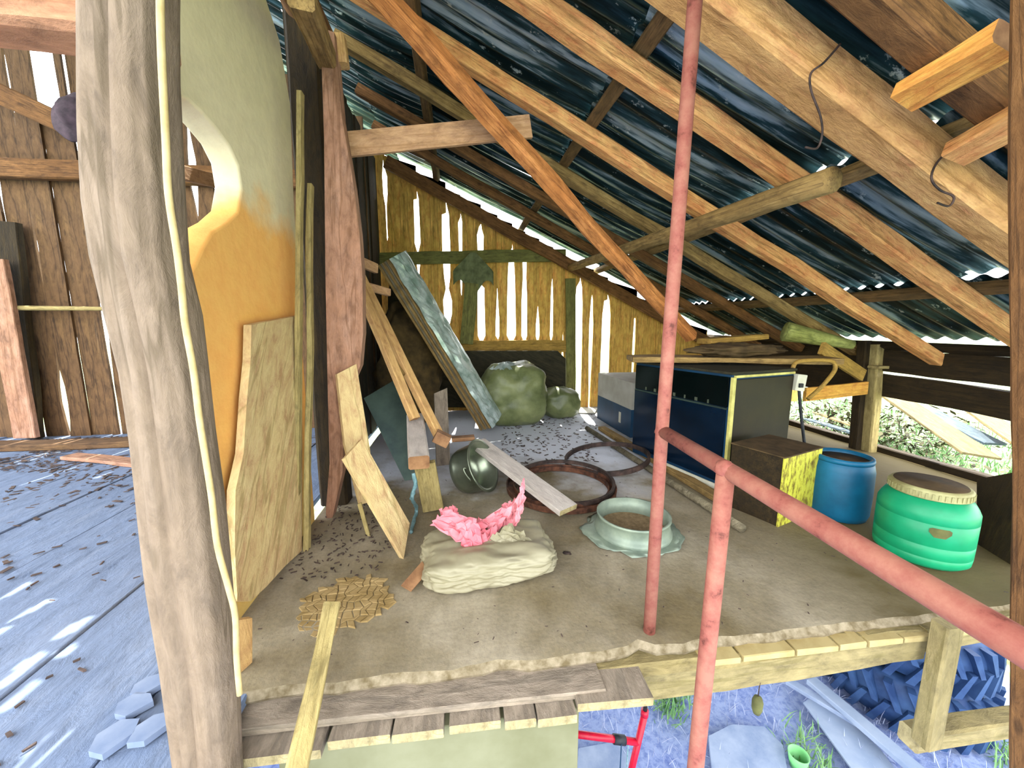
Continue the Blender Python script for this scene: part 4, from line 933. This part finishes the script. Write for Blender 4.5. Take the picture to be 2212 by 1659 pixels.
# ================================================================== UNDER THE PLATFORM
bk = empty('red_bicycle', (.9, 2.15, -2.2)); lab(bk, 'red bicycle frame seen below the loft edge', 'bicycle')
BYY = 2.1
A = Yp(1215, 1582, BYY); B = Yp(1378, 1603, BYY); T0 = Yp(1392, 1545, BYY); T1 = Yp(1360, 1680, BYY); SP = Yp(1397, 1490, BYY)
tube('top_tube', [A, B], .022, 'red', 12, parent=bk); 
bb = T0+(T1-T0)*3.4
tube('seat_tube', [T0, T1, bb], .022, 'red', 12, parent=bk)
tube('seat_post', [T0+(T0-T1)*.02, SP], .014, 'black', 12, parent=bk); tube('seat_clamp', [T0, T0+(SP-T0)*.2], .026, 'red', 12, parent=bk)
tube('down_tube', [A+Vector((-.25, 0, -.05)), bb], .022, 'red', 12, parent=bk)
tube('brake_bracket', [B+(A-B)*.33, B+(A-B)*.18], .03, 'black', 10, parent=bk)
tube('brake_cable', smoothpts([B+(A-B)*.25+Vector((0, -.03, 0)), B+(A-B)*.25+Vector((0, -.03, -.5))]), .004, 'navy', 6, parent=bk)
tube('brake_cable', smoothpts([B+(A-B)*.16+Vector((0, -.03, 0)), B+(A-B)*.17+Vector((0, -.03, -.5))]), .004, 'cord', 6, parent=bk)
for cxx in (bb.x-.65,):
    tube('wheel', [Vector((cxx+.3*math.cos(t), BYY, -1.92+.3*math.sin(t))) for t in [i*PI/16 for i in range(32)]], .022, 'black', 8, parent=bk, closed=True)
    tube('stay', [bb if cxx > bb.x else A+Vector((-.25, 0, -.05)), Vector((cxx, BYY, -1.92))], .012, 'red', 8, parent=bk)
# tractor tyres
def tyre(c, R, r, h, label, ph=0):
    t = empty('tractor_tyre', c); lab(t, label, 'tyre')
    prof = [(R-r, .02), (R-.08, 0), (R-.02, .04), (R, h*.3), (R, h*.7), (R-.02, h-.04), (R-.08, h), (R-r, h-.02), (R-r+.04, h/2), (R-r, .02)]
    lathe('tyre_carcass', prof, 'tyre', Matrix.Translation(c), 64, parent=t)
    n = 26
    for k in range(n):
        for s in (0, 1):
            a = 2*PI*(k+.5*s)/n+ph; z0, z1 = (h*.03, h*.54) if s else (h*.97, h*.46); dd = .16
            V = []
            for (aa, z) in ((a, z0), (a+.09, z0), (a+dd+.07, z1), (a+dd, z1)):
                for rr in (R-.03, R+.05): V.append((math.cos(aa)*rr, math.sin(aa)*rr, z))
            F = [(1, 3, 5, 7), (0, 1, 7, 6), (0, 2, 3, 1), (2, 4, 5, 3), (4, 6, 7, 5)]
            mkobj('tread_lug', V, F, 'tyre', t, Matrix.Translation(c))
tc_ = Vector((4.25, 2.85, -2.22))
tyre(tc_, .60, .28, .46, 'lower of two stacked blue-black tractor tyres under the loft')
tyre(tc_+Vector((.03, .03, .47)), .58, .27, .44, 'upper of two stacked blue-black tractor tyres under the loft', .1)
# boards, slab, stone on ground
GZ = -2.2
o = slab('flat_stone', [Zp(*p, GZ) for p in ((1530, 1600), (1580, 1575), (1650, 1580), (1690, 1620), (1700, 1680), (1640, 1720), (1540, 1700))], (0, 0, .05), 'stone'); lab(o, 'pale flat stone slab on the blue-lit ground beneath the loft', 'stone')
o = slab('flat_stone', [Zp(*p, GZ) for p in ((1250, 1625), (1330, 1610), (1370, 1640), (1350, 1720), (1240, 1720))], (0, 0, .04), 'stone'); lab(o, 'pale flat stone on the ground behind the red bicycle', 'stone')
o = slab('metal_sheet', [Zp(*p, GZ+.03) for p in ((1735, 1520), (1770, 1500), (1900, 1620), (1960, 1700), (1880, 1720))], (0, 0, .015), 'sheetgrey'); lab(o, 'flat grey-blue sheet lying on the ground left of the tyres', 'sheet')
o = beam('ground_plank', Zp(1752, 1470, GZ+.1), Zp(2010, 1690, GZ+.12), .12, .05, 'sheetgrey'); lab(o, 'long pale plank on the ground beside the tractor tyres', 'plank')
o = beam('ground_plank', Zp(1700, 1470, GZ+.06), Zp(1850, 1560, GZ+.06), .08, .04, 'stone'); lab(o, 'shorter pale plank on the ground under the edge beam', 'plank')
cc = Zp(1722, 1655, GZ)
o = lathe('green_cup', [(.001, .005), (.05, .005), (.07, .12), (.075, .12), (.055, 0), (.001, 0)], 'cupgreen', Matrix.Translation(cc), 24); lab(o, 'light green plastic cup on the ground at the bottom edge', 'cup')
# grass and straw
def blades(name, n, fn, L, wd, mat, label):
    V = []; F = []
    for k in range(n):
        p = fn(); a = random.random()*6.28; l = L*random.uniform(.5, 1.3); lean = random.uniform(.1, 1.1); d = Vector((math.cos(a), math.sin(a), 0)); s = Vector((-d.y, d.x, 0))*wd
        b0 = len(V); q = p+d*l*math.sin(lean)*.5+Vector((0, 0, l*math.cos(lean)*.6)); e = p+d*l*math.sin(lean)+Vector((0, 0, l*math.cos(lean)*.9))
        V += [p-s, p+s, q-s*.8, q+s*.8, e]; F += [(b0, b0+1, b0+3, b0+2), (b0+2, b0+3, b0+4)]
    o = mkobj(name, V, F, mat); tag(o, label, 'grass', kind='stuff'); return o
def gp(x0, x1, y0, y1):
    def f():
        x, y = random.uniform(x0, x1), random.uniform(y0, y1); return Vector((x, y, gz(x, y)))
    return f
blades('dry_straw', 2600, gp(.2, 4.2, 1.5, 5), .14, .0035, 'straw', 'pale dry straw and litter on the ground beneath the loft')
blades('grass_tufts', 420, lambda: (lambda c: Vector((c.x+random.gauss(0, .1), c.y+random.gauss(0, .1), -2.24)))(random.choice([Zp(1445, 1525, GZ), Zp(1455, 1500, GZ), Zp(1740, 1620, GZ), Zp(2190, 1640, GZ)])), .16, .006, 'grass', 'small green grass tufts on the ground beneath the loft')
blades('outside_grass', 5000, gp(5.3, 11, 1.5, 10), .22, .01, 'grass', 'sunlit grass outside the open side')
# ================================================================== OUTSIDE RIGHT
V = []; F = []; bc_ = (7.0, 6.0, gz(7.0, 6.0))
for k in range(2600):
    p = Vector((7.2+random.gauss(0, .9), 5.9+random.gauss(0, .7), gz(7, 6)+abs(random.gauss(0, .38))))
    d = Vector((random.gauss(0, 1), random.gauss(0, 1), random.gauss(0, .4))).normalized(); l = random.uniform(.06, .22); s = d.cross(Vector((.3, .2, 1))).normalized()*random.uniform(.01, .035)
    b0 = len(V); V += [p-s*.3, p+s*.3, p+d*l*.5+s, p+d*l*.5-s, p+d*l]; F += [(b0, b0+1, b0+2, b0+3), (b0+3, b0+2, b0+4)]
V = [Vector(v)-Vector(bc_) for v in V]
o = mkobj('brushwood_heap', V, F, 'leaf', None, Matrix.Translation(bc_)); tag(o, 'heap of dry brushwood outside the open side', 'brushwood', kind='stuff')
for k, (a, b_, wd, mt, l) in enumerate((((1905, 838, 5.2), (2120, 985, 3.6), .42, 'outp', 'pale plank leaning outside over the brushwood, left one'), ((2080, 868, 4.6), (2240, 975, 3.4), .36, 'outp', 'pale plank leaning outside near the right edge'), ((1990, 880, 4.7), (2150, 960, 3.8), .3, 'outg', 'greenish board leaning outside between the two pale planks'), ((1775, 895, 6.4), (1860, 925, 5.2), .3, 'outp', 'pale board lying in the sun outside, left of the rail post'), ((1740, 905, 6.2), (1880, 945, 4.9), .16, 'outg', 'grey-blue board lying in the sun outside, nearest the cabinet'))):
    o = beam('outside_plank', Yp(*a), Yp(*b_), wd, .03, mt, up=(0, -.5, 1)); lab(o, l, 'plank')
